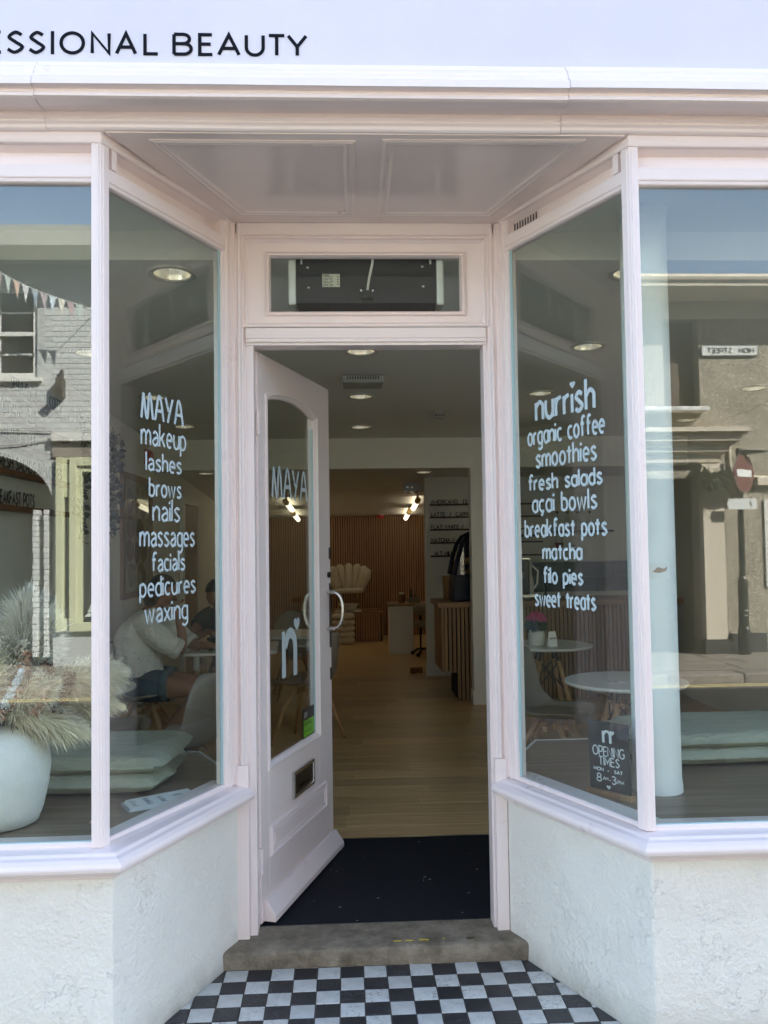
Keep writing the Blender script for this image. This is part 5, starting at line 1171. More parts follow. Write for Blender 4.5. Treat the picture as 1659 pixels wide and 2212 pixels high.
SAGE = mat('sage_linen', (.42,.435,.34), rough=.92, var=.10, vscale=7, bump=1.0, bscale=38, bdist=.012, stretch=(.7,2,1))
def cushion(name, label, loc, rz, w, d, h, seed, n=26):
    R5 = random.Random(seed); t = thing(name, label, 'cushion', loc, rz)
    for s in range(2):
        vs = []; fs = []; hh = h*(1-.1*s); z0 = s*h*.86
        for side in (0, 1):
            for i in range(n+1):
                for j in range(n+1):
                    a, b = 2*i/n-1, 2*j/n-1
                    e = (1-abs(a)**7)*(1-abs(b)**7); e = max(0, e)**.36
                    wr = noise.noise(V((a*3+seed, b*3, s*7)))*.050+noise.noise(V((a*7, b*5+seed, s)))*.030+noise.noise(V((a*16+b*5, b*11+seed, s)))*.014
                    z = hh*.5*(e+wr*5*e*.5)
                    ca, cb = a*math.sqrt(1-.09*b*b*a*a), b*math.sqrt(1-.09*a*a*b*b)
                    x = ca*w*.5*(1+.06*noise.noise(V((b*2, seed, s)))); y = cb*d*.5*(1+.06*noise.noise(V((a*2, seed+3, s))))
                    vs.append((x+s*.02, y+s*.015, z0+hh*.5+(z if side else -z*.85)))
        N1 = n+1
        for side in (0, 1):
            o = side*N1*N1
            for i in range(n):
                for j in range(n): fs.append((o+i*N1+j, o+(i+1)*N1+j, o+(i+1)*N1+j+1, o+i*N1+j+1))
        # welt seam round the edge
        obj('cushion_pad', MB().add(vs, fs), SAGE, t, smooth=True)
        P = [(a*math.sqrt(1-.09*b*b*a*a)*w*.5, b*math.sqrt(1-.09*a*a*b*b)*d*.5, z0+hh*.5) for a, b in [(-.985,-.985+1.97*k/8) for k in range(9)]+[(-.985+1.97*k/8,.985) for k in range(1,9)]+[(.985,.985-1.97*k/8) for k in range(1,9)]+[(.985-1.97*k/8,-.985) for k in range(1,8)]]
        obj('welt', MB().tube(P, .005, 6, closed=True), SAGE, t)
    return t
cushion('seat_cushion', 'two folded sage green linen cushions on the platform beside the white column', (1.53,.80,.56), .04, .84, .52, .078, 3)
cushion('seat_cushion', 'two folded sage green linen cushions on the platform behind the white vase', (-1.20,.62,.56), -.06, .80, .56, .085, 8)
# leaflets
t = thing('leaflet_stack', 'fanned stack of white leaflets on the dark window platform', 'leaflets', (-.815,.25,.561), .52)
R2_ = random.Random(12)
for k in range(7):
    o = obj('leaflet', MB().box(-.105,.135,-.056,.056,0,.0011), PAPER, t, loc=(k*.0035, k*.002, k*.0021)); o.rotation_euler = (0, -.010*k/6, (k-3)*.014)
PRT = mat('leaflet_print', (.10,.11,.17), rough=.6); m = MB()
for r in range(7):
    for c in range(3):
        w_ = R2_.uniform(.010,.026); x_ = -.085+c*.052; m.box(x_, x_+w_, -.040+r*.0125, -.037+r*.0125, .0150, .0153)
m.box(.075,.118,-.030,-.022,.0165,.0168); m.box(.075,.110,.010,.016,.0165,.0168)
tag(obj('print', m, PRT, t), None, None, None, 'stuff')
m = MB()
for k in range(9): m.box(-.1085,-.1045,-.050+k*.0115,-.0455+k*.0115,-.0002,.0135)
tag(obj('binding', m, mat('leaflet_edge', (.30,.31,.36), rough=.6), t), None, None, None, 'stuff')
tag(obj('paper_card', MB().box(-1.40,-1.325,-.20,-.14,.5602,.562), PAPER), 'corner of a white card lying beside the vase at the picture edge', 'card')
tag(obj('crumb', MB().lathe([(.008,0),(.006,.006),(.001,.008)], (-.985,.05,.5605), 7), mat('petal_crumb', (.55,.35,.25), rough=.8), smooth=True), 'tiny pale petal fallen on the window platform', 'petal')

# ------------------------------------------------------------------ vase with pampas and dried flowers
VASEM = mat('rough_white_ceramic', (.88,.89,.87), rough=.75, var=.05, vscale=18, bump=.5, bscale=70, bdist=.006)
t = thing('pampas_vase', 'rough white ceramic vase of pampas grass and dried flowers in the window', 'vase', (-1.302,.07,.56))
obj('vase', MB().lathe([(.105,0),(.125,.01),(.140,.05),(.158,.13),(.165,.20),(.160,.26),(.142,.305),(.110,.335),(.075,.350),(.070,.347),(.06,.30)], n=40), VASEM, t, smooth=True)
RP = random.Random(21)
def plume(base, tip, rad, count, flen, mb, sag=.0, prof=lambda u: math.sin(PI*min(1, u*1.06))**.7, thin=.0010):
    b, e = V(base), V(tip); ax = (e-b)
    for k in range(count):
        u = RP.random()**.8; p = b+ax*u+V((0,0,-sag*u*u)); a = RP.random()*2*PI
        t_ = (ax.normalized()+V((0,0,-2*sag*u))).normalized(); o1 = t_.orthogonal().normalized(); o2 = t_.cross(o1)
        out = (o1*math.cos(a)+o2*math.sin(a)+V((RP.gauss(0,.28),RP.gauss(0,.28),RP.gauss(0,.28)))).normalized(); L_ = flen*(.5+.7*RP.random()); R_e = rad*prof(u)*(.25+.85*RP.random())
        q1 = p+out*R_e*.55+t_*L_*.35; q2 = p+out*R_e+t_*L_*.85+V((0,0,-.022*RP.random())); q3 = q2+out*R_e*.22+t_*L_*.20+V((0,0,-.022*RP.random()))
        w = (out.cross(t_)+V((RP.gauss(0,.4),RP.gauss(0,.4),RP.gauss(0,.4)))).normalized()*thin*(1+RP.random())
        mb.add([p-w, p+w, q1+w, q1-w, q2+w*.7, q2-w*.7, q3], [(0,1,2,3),(3,2,4,5),(5,4,6)])
PAMP = mat('pampas_cream', (.90,.79,.62), rough=.95, var=.2, vscale=12, spec=.1)
PAMG = mat('pampas_grey', (.86,.80,.71), rough=.95, var=.2, vscale=12, spec=.1)
m = MB(); plume((.05,.0,.42), (.085,.03,.78), .135, 10000, .075, m, thin=.0007); plume((.06,.02,.42), (.16,.02,.72), .10, 6000, .07, m, thin=.0007)
tag(obj('pampas_plume', m, PAMG, t, recalc=False), None, None, None, 'stuff')
m = MB(); plume((.04,-.02,.42), (.375,.03,.555), .105, 8000, .06, m, sag=.05, prof=lambda u: (.35+.65*u)*(1-u**9)); plume((.06,.02,.40), (.34,.06,.44), .080, 5200, .07, m, sag=.05); plume((.03,-.06,.38), (.27,-.04,.38), .075, 4200, .07, m, sag=.06); plume((.02,-.06,.36), (.20,-.12,.52), .08, 2200, .07, m, sag=.04)
tag(obj('pampas_plume', m, PAMP, t, recalc=False), None, None, None, 'stuff')
m = MB(); plume((-.06,-.04,.36), (-.20,-.08,.62), .12, 2600, .09, m); plume((0,-.1,.34), (.02,-.15,.60), .09, 1800, .08, m)
tag(obj('pampas_plume', m, PAMP, t, recalc=False), None, None, None, 'stuff')
def dried(mb, base, tip, rad, count, sz, bead=True):
    b, e = V(base), V(tip); ax = e-b
    for k in range(count):
        u = RP.random(); a = RP.random()*2*PI; o1 = ax.orthogonal().normalized(); o2 = ax.normalized().cross(o1)
        p = b+ax*u+(o1*math.cos(a)+o2*math.sin(a))*rad*math.sqrt(RP.random())*(1-.5*u)
        q = V((RP.gauss(0,1),RP.gauss(0,1),RP.gauss(0,1))).normalized()*sz*(.6+.8*RP.random()); s = q.orthogonal().normalized()*sz*.7; w = q.cross(s).normalized()*sz*.5
        mb.add([p+q, p+s, p-q, p-s, p+w, p-w], [(0,1,4),(1,2,4),(2,3,4),(3,0,4),(1,0,5),(2,1,5),(3,2,5),(0,3,5)])
STEMM = mat('dry_stem', (.22,.15,.08), rough=.9)
for nm, colr, specs in (('statice_purple', (.085,.035,.075), [((-.10,-.10,.36),(-.20,-.14,.56),.075,420,.010),((-.02,-.13,.36),(.0,-.17,.46),.07,260,.009)]),
                        ('phalaris_coral', (.50,.29,.20), [((.08,-.12,.42),(.10,-.13,.50),.026,90,.010),((.13,-.10,.46),(.16,-.11,.53),.024,90,.010),((.10,-.08,.52),(.125,-.09,.60),.022,90,.010),((.05,-.14,.38),(.03,-.16,.45),.03,100,.010),((.15,-.12,.40),(.20,-.12,.45),.025,90,.009)]),
                        ('bleached_bloom', (.66,.58,.46), [((.02,-.08,.44),(.02,-.10,.66),.085,520,.006),((.09,-.07,.50),(.11,-.09,.64),.035,130,.008),((.16,-.10,.48),(.17,-.12,.54),.03,110,.008)]),
                        ('white_ruscus', (.68,.72,.76), [((.06,-.14,.42),(.13,-.15,.55),.016,120,.010),((.01,-.16,.36),(.04,-.17,.46),.010,60,.008)]),
                        ('brown_bracts', (.12,.06,.04), [((.14,-.05,.40),(.19,-.08,.56),.045,180,.010),((.20,-.06,.40),(.26,-.06,.52),.04,120,.010)])):
    m = MB()
    for b, e, r, c, s in specs: dried(m, b, e, r, c, s)
    tag(obj('dried_flowers', m, mat(nm, colr, rough=.9, var=.25, vscale=30), t, recalc=False), None, None, None, 'stuff')
m = MB()
for k in range(34):
    a = RP.random()*2*PI; rr_ = RP.random()*.055; m.tube([(rr_*math.cos(a), rr_*math.sin(a), .20), (rr_*2*math.cos(a)+.02, rr_*2*math.sin(a)-.02, .36), (RP.uniform(-.2,.24), RP.uniform(-.16,.06), RP.uniform(.42,.60))], .0016, 4)
obj('stems', m, STEMM, t)

# ------------------------------------------------------------------ tables and chairs
TOPW = mat('white_table_top', (.72,.72,.69), rough=.28, var=.02, vscale=5)
SHELL = mat('taupe_shell_plastic', (.30,.262,.225), rough=.42, var=.05, vscale=4)
PADM = mat('taupe_pad', (.30,.26,.22), rough=.6, var=.06, vscale=10)
def chair_proto():
    t = thing('cafe_chair', 'x', 'chair', (0,0,0))
    # shell: profile from front lip to top of back; chair faces +x
    prof = [(.235,.425),(.215,.448),(.15,.452),(.05,.440),(-.06,.435),(-.14,.450),(-.185,.490),(-.205,.56),(-.222,.66),(-.238,.76),(-.250,.83),(-.253,.85)]
    hw = [.185,.215,.235,.240,.240,.238,.232,.225,.215,.195,.150,.085]
    n = 12; vs = []; fs = []
    for (x, z), w in zip(prof, hw):
        for j in range(n+1):
            b = 2*j/n-1; lift = .055*abs(b)**2.6 if z < .5 else 0; fwd = .075*abs(b)**2.2 if z >= .45 and x < -.1 else 0
            vs.append((x+fwd, b*w, z+lift))
    for i in range(len(prof)-1):
        for j in range(n): fs.append((i*(n+1)+j, (i+1)*(n+1)+j, (i+1)*(n+1)+j+1, i*(n+1)+j+1))
    obj('shell', MB().add(vs, fs), SHELL, t, smooth=True, solid=.011, subsurf=1)
    obj('seat_pad', MB().lathe([(.02,.452),(.15,.452),(.185,.462),(.18,.474),(.12,.480),(0,.480)], (.035,0,0), 22, cap=False, sx=1.03), PADM, t, smooth=True)
    for sx, sy in ((1,1),(1,-1),(-1,1),(-1,-1)):
        obj('leg', MB().tube([(.06*sx, .06*sy, .425), (.13*sx, .125*sy, .30), (.215*sx, .20*sy, .012)], [.017,.019,.011], 8), BEECH, t, smooth=True)
        obj('foot_glide', MB().lathe([(.010,0),(.012,.012)], (.216*sx,.201*sy,0), 8), CHROME, t)
    obj('cross_brace', MB().box(-.12,.12,-.016,.016,.365,.40).box(-.016,.016,-.12,.12,.3651,.3999), BEECH, t, bevel=.003)
    return t
cp = chair_proto()
CH = [((-1.56,3.22,0),0.05,'taupe shell chair under the person in the white blouse'),((-1.02,4.32,0),-1.5,'taupe shell chair under the person in the navy shirt'),
 ((-.99,1.72,0),2.75,'empty taupe shell chair between the leaflets and the square table, back towards the door'),((-1.52,2.05,0),-.15,'empty taupe shell chair behind the pampas vase at the small round table'),
 ((-.40,3.70,0),2.75,'taupe shell chair standing behind the open door glass'),((1.16,2.28,0),-.55,'taupe shell chair with its back to the angled window by the opening times board'),
 ((1.86,2.95,0),2.6,'taupe shell chair beside the slatted bar, partly behind the corner post'),((-.62,5.75,0),-1.4,'taupe shell chair far behind the door glass')]
for i, (p, rz, lab) in enumerate(CH):
    o = cp if i == 0 else copy_tree(cp)
    o.location = p; o.rotation_euler = (0,0,rz); o['label'] = lab; o['group'] = 'taupe shell chairs'
def round_table(label, loc, r):
    t = thing('round_table', label, 'table', loc, group='small round white tables')
    obj('table_top', MB().lathe([(.0,.718),(r-.012,.718),(r-.002,.724),(r,.731),(r-.002,.738),(r-.008,.740),(0,.740)], n=44, cap=False), TOPW, t, smooth=False)
    for k in range(4):
        a = PI/4+k*PI/2; c, s = math.cos(a), math.sin(a)
        obj('leg', MB().tube([(.10*c,.10*s,.62),(.17*c,.17*s,.40),(.26*c,.26*s,0)], [.016,.018,.012], 10), BEECH, t, smooth=True)
        obj('leg_bracket', MB().tube([(.07*c,.07*s,.7175),(.105*c,.105*s,.60)], .011, 8), BLACKR, t)
    for k in range(4):
        a = PI/4+k*PI/2; b = a+PI/2; obj('wire_brace', MB().tube([(.105*math.cos(a),.105*math.sin(a),.62),(.17*math.cos(b),.17*math.sin(b),.40)], .0045, 6), BLACKR, t)
        obj('wire_brace', MB().tube([(.17*math.cos(a),.17*math.sin(a),.40),(.105*math.cos(b),.105*math.sin(b),.62)], .0045, 6), BLACKR, t)
    return t
round_table('small round white table behind the opening times board', (1.455,1.735,0), .335)
round_table('small round white table in front of the slatted bar with a pink potted plant', (1.43,3.50,0), .345)
round_table('small round white table showing behind the pampas grass', (-1.61,1.88,0), .325)
def square_table(label, loc, w, rz):
    t = thing('square_table', label, 'table', loc, rz, 'square white tables'); h = w/2
    pts = []
    for cx_, cy_, a0 in ((h-.06,h-.06,0),(-h+.06,h-.06,90),(-h+.06,-h+.06,180),(h-.06,-h+.06,270)): pts += E_(cx_, cy_, .06, .06, a0, a0+90, 5)
    obj('table_top', MB().prism(pts, .716, .740), TOPW, t, bevel=.004)
    for sx, sy in ((1,1),(1,-1),(-1,1),(-1,-1)):
        x, y = sx*(h-.10), sy*(h-.10)
        obj('leg', MB().tube([(x,y,.62),(x*1.1,y*1.1,0)], [.021,.014], 10), BEECH, t, smooth=True); obj('leg_socket', MB().tube([(x*.985,y*.985,.7155),(x,y,.60)], .024, 10), TOPW, t, smooth=True)
square_table('square white table where the two people sit', (-.985,3.72,0), .70, .06)
square_table('square white table behind the open door glass', (-.66,4.75,0), .66, 0)
# table dressing
POTM = mat('white_pot', (.66,.65,.60), rough=.45)
t = thing('potted_plant', 'pink flowering plant in a white pot on the far round table', 'plant', (1.335,3.42,.74))
obj('pot', MB().lathe([(.045,0),(.058,.01),(.064,.06),(.060,.11),(.052,.112),(.05,.09)], n=22), POTM, t, smooth=True)
R6 = random.Random(4); m = MB(); m2 = MB()
for k in range(210):
    a, b = R6.random()*2*PI, R6.random()*PI*.5; r = .078*(.75+.35*R6.random()); p = V((r*math.cos(a)*math.cos(b), r*math.sin(a)*math.cos(b), .185+r*.75*math.sin(b)))
    for q in range(2):
        d = V((R6.gauss(0,1),R6.gauss(0,1),R6.gauss(0,1))).normalized()*.012; s = d.orthogonal().normalized()*.010; m.add([p-d,p+s,p+d,p-s],[(0,1,2,3)])
for k in range(130):
    a = R6.random()*2*PI; r = .08*math.sqrt(R6.random()); p = V((r*math.cos(a), r*math.sin(a), .11+R6.random()*.08)); d = V((math.cos(a),math.sin(a),.4+R6.random())).normalized()*.022; s = d.orthogonal().normalized()*.012; m2.add([p-d,p+s,p+d,p-s],[(0,1,2,3)])
obj('blossoms', m, mat('pink_petals', (.66,.10,.27), rough=.6, var=.3, vscale=50), t, recalc=False); obj('leaves', m2, mat('plant_leaf', (.03,.07,.03), rough=.6, var=.3, vscale=30), t, recalc=False)
t = thing('table_card', 'small white folded card beside the potted plant', 'card', (1.44,3.36,.74), .3)
obj('card', MB().add([(-.035,-.02,0),(.035,-.02,0),(.03,0,.11),(-.03,0,.11),(-.035,.02,0),(.035,.02,0)], [(0,1,2,3),(3,2,5,4)]), PAPER, t, recalc=False)
obj('print', text_mb('nurrish', LOW, (-.024,-.0125,.052), (1,0,0), (0,.18,1), .048, .012, .0026, N=(0,-1,.18)), CHARC, t)
t = thing('flower_vase', 'pink flowers in a ribbed grey vase on the near round table', 'vase', (1.585,1.79,.74))
obj('vase', MB().lathe([(.026,0),(.032,.01),(.030,.03),(.033,.04),(.030,.06),(.033,.07),(.029,.09),(.031,.10),(.024,.13),(.018,.15),(.02,.17)], n=18), mat('ribbed_vase', (.25,.28,.30), rough=.4), t, smooth=True)
m = MB(); m2 = MB()
for k in range(90):
    a = R6.random()*2*PI; b = R6.uniform(-.1,1.4); r = .045+.04*R6.random(); p = V((r*math.cos(a)*math.cos(b)-.01, r*math.sin(a)*math.cos(b), .235+.075*math.sin(b)))
    d = (p-V((-.01,0,.20))).normalized()*.025; s = d.orthogonal().normalized()*.007; (m if p.z > .25 else m2).add([p-d,p+s,p+d,p-s],[(0,1,2,3)])
for k in range(30):
    a = R6.random()*2*PI; z = .16+R6.random()*.06; p = V((.04*math.cos(a), .04*math.sin(a), z)); d = V((math.cos(a),math.sin(a),.3)).normalized()*.03; s = V((0,0,1)).cross(d).normalized()*.008; m2.add([p-d,p+s,p+d,p-s],[(0,1,2,3)])
obj('petals', m, mat('coral_pink_petals', (.55,.16,.20), rough=.6), t, recalc=False); obj('pale_leaves', m2, mat('pale_leaf', (.42,.36,.34), rough=.6), t, recalc=False)
t = thing('menu_card', 'flat printed card on the near round table', 'card', (1.37,1.66,.7405), .1); obj('card', MB().box(-.055,.055,-.03,.03,0,.0012), PAPER, t); obj('print', MB().box(-.01,.02,-.02,.02,.0013,.0016).box(-.04,-.02,-.015,.015,.0013,.0016), mat('grey_print', (.3,.3,.3), rough=.7), t)

# ------------------------------------------------------------------ left wall: letter rails, framed print, trailing plant, inner door
OAKR = mat('rail_oak', (.20,.085,.035), rough=.5, var=.25, vscale=14)
for txt, y0, w, z, lab in (('SERVING ORGANIC COFFEE',1.655,.83,2.378,'serving organic coffee'),('ORGANIC TEAS',1.52,.50,2.236,'organic teas'),('BREAKFAST BOWLS',1.40,.62,2.096,'breakfast bowls'),('FRESH SALADS & FILO PIES',1.47,1.0,1.945,'fresh salads and filo pies'),('BREAKFAST POTS',1.44,.56,1.755,'breakfast pots')):
    rl = tag(obj('letter_rail', MB().box(WXL, WXL+.05, 1.1, 2.62, z-.032, z), OAKR, bevel=.002), 'wooden letter rail reading %s on the side wall' % lab, 'menu rail', 'letter rails on the side wall')
    for w1, st_, ww in words(txt, CAPS, w, 2.6): obj('rail_letters', text_mb(w1, CAPS, (WXL+.045, y0+st_, z+.004), (0,1,0), (0,0,1), ww, .066, .0145, gap=2.6, N=(1,0,0)), CHARC, rl)
t = thing('framed_print', 'large oak framed print of dark green leaf shapes on the side wall', 'picture', (WXL, 4.54, 1.62))
FRW = mat('frame_oak', (.30,.17,.08), rough=.5, var=.2, vscale=15)
obj('frame', MB().frame((0,0,0),(0,1,0),(0,0,1),(1,0,0),(-.52,-.52,.52,.53),.05,[(0,0),(0,.035),(.045,.035),(.05,.02),(.05,0)]), FRW, t)
obj('paper', MB().box(.004,.012,-.475,.475,-.475,.485), mat('print_paper', (.40,.36,.25), rough=.6, var=.06, vscale=5), t)
m = MB(); R7 = random.Random(11)
for (cy_, cz_, ry, rz_) in ((-.22,.30,.13,.11),(.02,.32,.09,.12),(.24,.28,.11,.12),(-.20,.08,.15,.10),(.12,.06,.13,.10),(-.22,-.12,.14,.09),(.02,-.14,.10,.10),(.24,-.12,.12,.12),(-.16,-.33,.16,.10),(.16,-.34,.15,.11)):
    pts = [(.0128, cy_+ry*math.cos(a)*(1+.12*math.sin(2*a+cy_*9)), cz_+rz_*math.sin(a)*(1+.12*math.cos(3*a))) for a in [2*PI*k/22 for k in range(22)]]
    m.add(pts, [tuple(range(22))])
obj('leaf_shapes', m, mat('print_green', (.045,.055,.022), rough=.6, var=.25, vscale=18), t)
obj('picture_glass', MB().add([(.02,-.475,-.475),(.02,.475,-.475),(.02,.475,.485),(.02,-.475,.485)], [(0,1,2,3)]), glass_mat('picture_glass', .05), t, recalc=False)
t = thing('trailing_plant', 'trailing eucalyptus garland hanging on the side wall beside the framed print', 'plant', (WXL, 3.35, 2.42))
m = MB(); sm = MB(); R8 = random.Random(6)
for k in range(12):
    p = V((.05, R8.uniform(-.55,.50), R8.uniform(-.05,.05))); pts = [p.copy()]
    L_ = int(R8.uniform(4,13)) if k % 3 else 13
    for q in range(L_):
        p = p+V((R8.gauss(.0,.012), R8.gauss(0,.022), -.062)); pts.append(p.copy())
        for e in range(3):
            d = V((abs(R8.gauss(.5,.6)), R8.gauss(0,1), R8.gauss(-.2,.6))).normalized(); c = p+d*.035; s = d.orthogonal().normalized(); s = (s+V((R8.gauss(0,.5),R8.gauss(0,.5),R8.gauss(0,.5)))).normalized()*.022
            m.add([c-d*.028, c-d*.008+s, c+d*.018+s*.8, c+d*.032, c+d*.018-s*.8, c-d*.008-s], [(0,1,2,3,4,5)])
    sm.tube(pts, .003, 4)
obj('leaves', m, mat('eucalyptus_leaf', (.022,.050,.030), rough=.6, var=.35, vscale=14), t, recalc=False); obj('vines', sm, mat('vine_stem', (.05,.05,.02), rough=.8), t)
d_ = tag(obj('inner_door', MB().box(WXL+.001, WXL+.03, 6.6, 7.45, 0, 2.02), mat('inner_door_oak', (.36,.26,.16), rough=.5, var=.1, vscale=6, stretch=(1,1,.1)), bevel=.003), 'plain inner door in the side wall behind the framed print', 'door')
obj('architrave', MB().box(WXL+.001,WXL+.045,6.52,6.60,0,2.10).box(WXL+.001,WXL+.045,7.45,7.53,0,2.10).box(WXL+.001,WXL+.0452,6.6001,7.4499,2.0201,2.10), WHITE, d_)
t = thing('wall_lamp', 'small lit spot on the side wall across the framed print', 'wall lamp', (WXL+.001, 4.63, 2.24)) if False else None

# ================================================================== PEOPLE
SKIN = mat('skin_tan', (.34,.165,.105), rough=.55, var=.08, vscale=9, spec=.35)
SKIN2 = mat('skin_tan_deep', (.28,.135,.085), rough=.55, var=.08, vscale=9, spec=.35)
HAIRB = mat('hair_dark_brown', (.030,.014,.008), rough=.45, var=.4, vscale=40, stretch=(1,1,.2))
HAIRK = mat('hair_black', (.012,.009,.008), rough=.4, var=.4, vscale=40)
def skin_obj(name, chains, mat_, parent, sub=2):
    """chains: list of [(x,y,z,r), ...]; the first vertex of the first chain is the root; equal points weld"""
    me = bpy.data.meshes.new(name); vs = []; rs = []; es = []; ix = {}
    for ch in chains:
        prev = None
        for p in ch:
            k = tuple(round(c, 4) for c in p[:3])
            if k not in ix: ix[k] = len(vs); vs.append(p[:3]); rs.append(p[3] if hasattr(p[3], '__len__') else (p[3], p[3]))
            i = ix[k]
            if prev is not None and prev != i: es.append((prev, i))
            prev = i
    me.from_pydata(vs, es, []); o = bpy.data.objects.new(name, me); COL.objects.link(o)
    me.materials.append(mat_)
    o.modifiers.new('skin', 'SKIN').use_smooth_shade = True
    sv = me.skin_vertices[0].data
    for i, r in enumerate(rs): sv[i].radius = r; sv[i].use_root = (i == 0)
    md = o.modifiers.new('sub', 'SUBSURF'); md.levels = sub; md.render_levels = sub
    if parent: o.parent = parent
    return o
def hand(wrist, dirv, palmn, curl, thumb_side):
    """five separate fingers rooted in a palm; returns chains"""
    w, d, n = V(wrist), V(dirv).normalized(), V(palmn).normalized(); s = d.cross(n).normalized()*thumb_side
    ch = [[(*w, .024), (*(w+d*.04), (.034,.017)), (*(w+d*.075), (.036,.015))]]
    pal = w+d*.075
    for k, (off, L_) in enumerate(((.030,.068),(.010,.078),(-.010,.072),(-.028,.056))):
        b = pal+s*off; a1 = b+(d*math.cos(curl*.4)+n*math.sin(curl*.4))*L_*.45; a2 = a1+(d*math.cos(curl)+n*math.sin(curl))*L_*.32; a3 = a2+(d*math.cos(curl*1.5)+n*math.sin(curl*1.5))*L_*.26
        ch.append([(*pal, (.036,.015)), (*b, .010), (*a1, .0092), (*a2, .0085), (*a3, .0068)])
    tb = w+d*.03+s*.030; t1 = tb+(d*.6+s*.7+n*.3).normalized()*.034; t2 = t1+(d*.8+s*.2+n*.5).normalized()*.028
    ch.append([(*(w+d*.04), (.034,.017)), (*tb, .013), (*t1, .011), (*t2, .0085)])
    return ch
def ell(mb, c, r, rot=None, nu=20, nv=14, f=None):
    vs = []; fs = []; M_ = rot or Matrix.Identity(3)
    for i in range(nv+1):
        ph = PI*i/nv
        for j in range(nu):
            th = 2*PI*j/nu; p = V((math.sin(ph)*math.cos(th), math.sin(ph)*math.sin(th), math.cos(ph)))
            q = V((p.x*r[0], p.y*r[1], p.z*r[2]))
            if f: q = f(p, q)
            vs.append(V(c)+M_@q)
    for i in range(nv):
        for j in range(nu): fs.append((i*nu+j, i*nu+(j+1)%nu, (i+1)*nu+(j+1)%nu, (i+1)*nu+j))
    mb.add(vs, fs)
def head(parent, c, yaw, pitch, skin, hair, style):
    """head of 0.225 m: face towards +x before rotation, with brow, nose, lips, chin, ears and hair"""
    M_ = Matrix.Rotation(yaw, 3, 'Z')@Matrix.Rotation(pitch, 3, 'Y')
    def shape(p, q):
        q = q.copy()
        if p.z < 0: q.y *= 1-.32*(-p.z)**1.3; q.x *= 1-.10*(-p.z)
        if p.x > 0: 
            q.x += .006*math.exp(-((p.z-.12)/.12)**2)*(1-min(1,abs(p.y)*1.6)) - .007*math.exp(-((p.z+.05)/.10)**2)*math.exp(-((abs(p.y)-.38)/.2)**2)
            q.x += .014*math.exp(-((p.z+.86)/.16)**2)
        return q
    m = MB(); ell(m, c, (.098,.077,.114), M_, 28, 22, shape)
    C = V(c); P = lambda x, y, z: C+M_@V((x, y, z))
    # nose, lips, ears
    m.add([P(.093,0,.022),P(.090,.010,-.02),P(.122,0,-.026),P(.090,-.010,-.02),P(.096,.016,-.034),P(.096,-.016,-.034),P(.094,0,-.040)], [(0,1,2),(0,2,3),(1,4,2),(3,2,5),(4,6,2),(6,5,2)])
    o = obj('face', m, skin, parent, smooth=True)
    m = MB()
    for s in (1,-1): ell(m, P(-.006,s*.079,-.004), (.018,.008,.030), M_, 10, 8)
    obj('ears', m, skin, parent, smooth=True)
    m = MB(); ell(m, P(.092,0,-.062), (.008,.024,.007), M_, 12, 8); obj('lips', m, mat('lips', (.30,.09,.08), rough=.5), parent, smooth=True)
    m = MB()
    for s in (1,-1): ell(m, P(.079,s*.032,.006), (.010,.013,.005), M_, 10, 8)
    obj('eyes', m, mat('eye_lids', (.10,.05,.035), rough=.5), parent, smooth=True)
    m = MB()
    for s in (1,-1): m.tube([P(.086,s*.015,.026),P(.085,s*.034,.031),P(.072,s*.052,.024)], .0035, 6)
    obj('eyebrows', m, hair, parent)
    def hs(p, q):
        q = q.copy(); k = 1+.035*noise.noise(V((p.x*4,p.y*4,p.z*4)))+.02*math.sin(18*math.atan2(p.y,p.x)+6*p.z); q *= k
        front = max(0, p.x)
        if p.z < .30+.25*(front): 
            if p.x > -.05: q = V((q.x*.82, q.y*.86, q.z*.80))
        return q
    m = MB(); ell(m, P(-.010,0,.018), (.108,.090,.116), M_, 32, 24, hs)
    if style == 'bun': ell(m, P(-.10,0,.08), (.045,.045,.042), M_, 16, 12, lambda p, q: q*(1+.06*math.sin(9*math.atan2(p.y,p.x))))
    else: ell(m, P(-.055,0,-.045), (.060,.072,.085), M_, 20, 14, lambda p, q: q*(1+.06*math.sin(14*math.atan2(p.y,p.x))))
    obj('hair', m, hair, parent, smooth=True)

# --- person in white blouse, seated sideways on the chair, elbows on the table
t = thing('person', 'seated person in a white eyelet blouse and denim shorts, back turned, at the square table', 'person', (0,0,0))
hip = (-1.58,3.20,.575)
trunk = [(*hip,(.155,.125)),(-1.60,3.20,.70,(.145,.115)),(-1.60,3.21,.84,(.15,.11)),(-1.55,3.22,.97,(.15,.105)),(-1.49,3.23,1.06,(.085,.08)),(-1.455,3.235,1.115,(.05,.05)),(-1.435,3.24,1.15,(.05,.05))]
lleg = [(*hip,(.155,.125)),(-1.56,3.11,.555,.10),(-1.38,3.09,.545,.090),(-1.17,3.07,.525,.066),(-1.16,3.07,.46,.058),(-1.30,3.09,.28,.060),(-1.43,3.10,.10,.038),(-1.44,3.10,.06,.036),(-1.34,3.09,.035,.030)]
rleg = [(*hip,(.155,.125)),(-1.56,3.29,.555,.10),(-1.36,3.31,.545,.088),(-1.14,3.33,.52,.064),(-1.13,3.33,.45,.056),(-1.18,3.34,.26,.056),(-1.22,3.34,.09,.038),(-1.21,3.34,.06,.036),(-1.11,3.33,.035,.030)]
ls = (-1.50,3.08,1.00); rs_ = (-1.47,3.38,1.00)
larm = [(-1.55,3.22,.97,(.15,.105)),(*ls,.062),(-1.40,3.06,.87,.052),(-1.255,3.11,.775,.042),(-1.265,3.16,.90,.036),(-1.30,3.20,1.015,.026)]
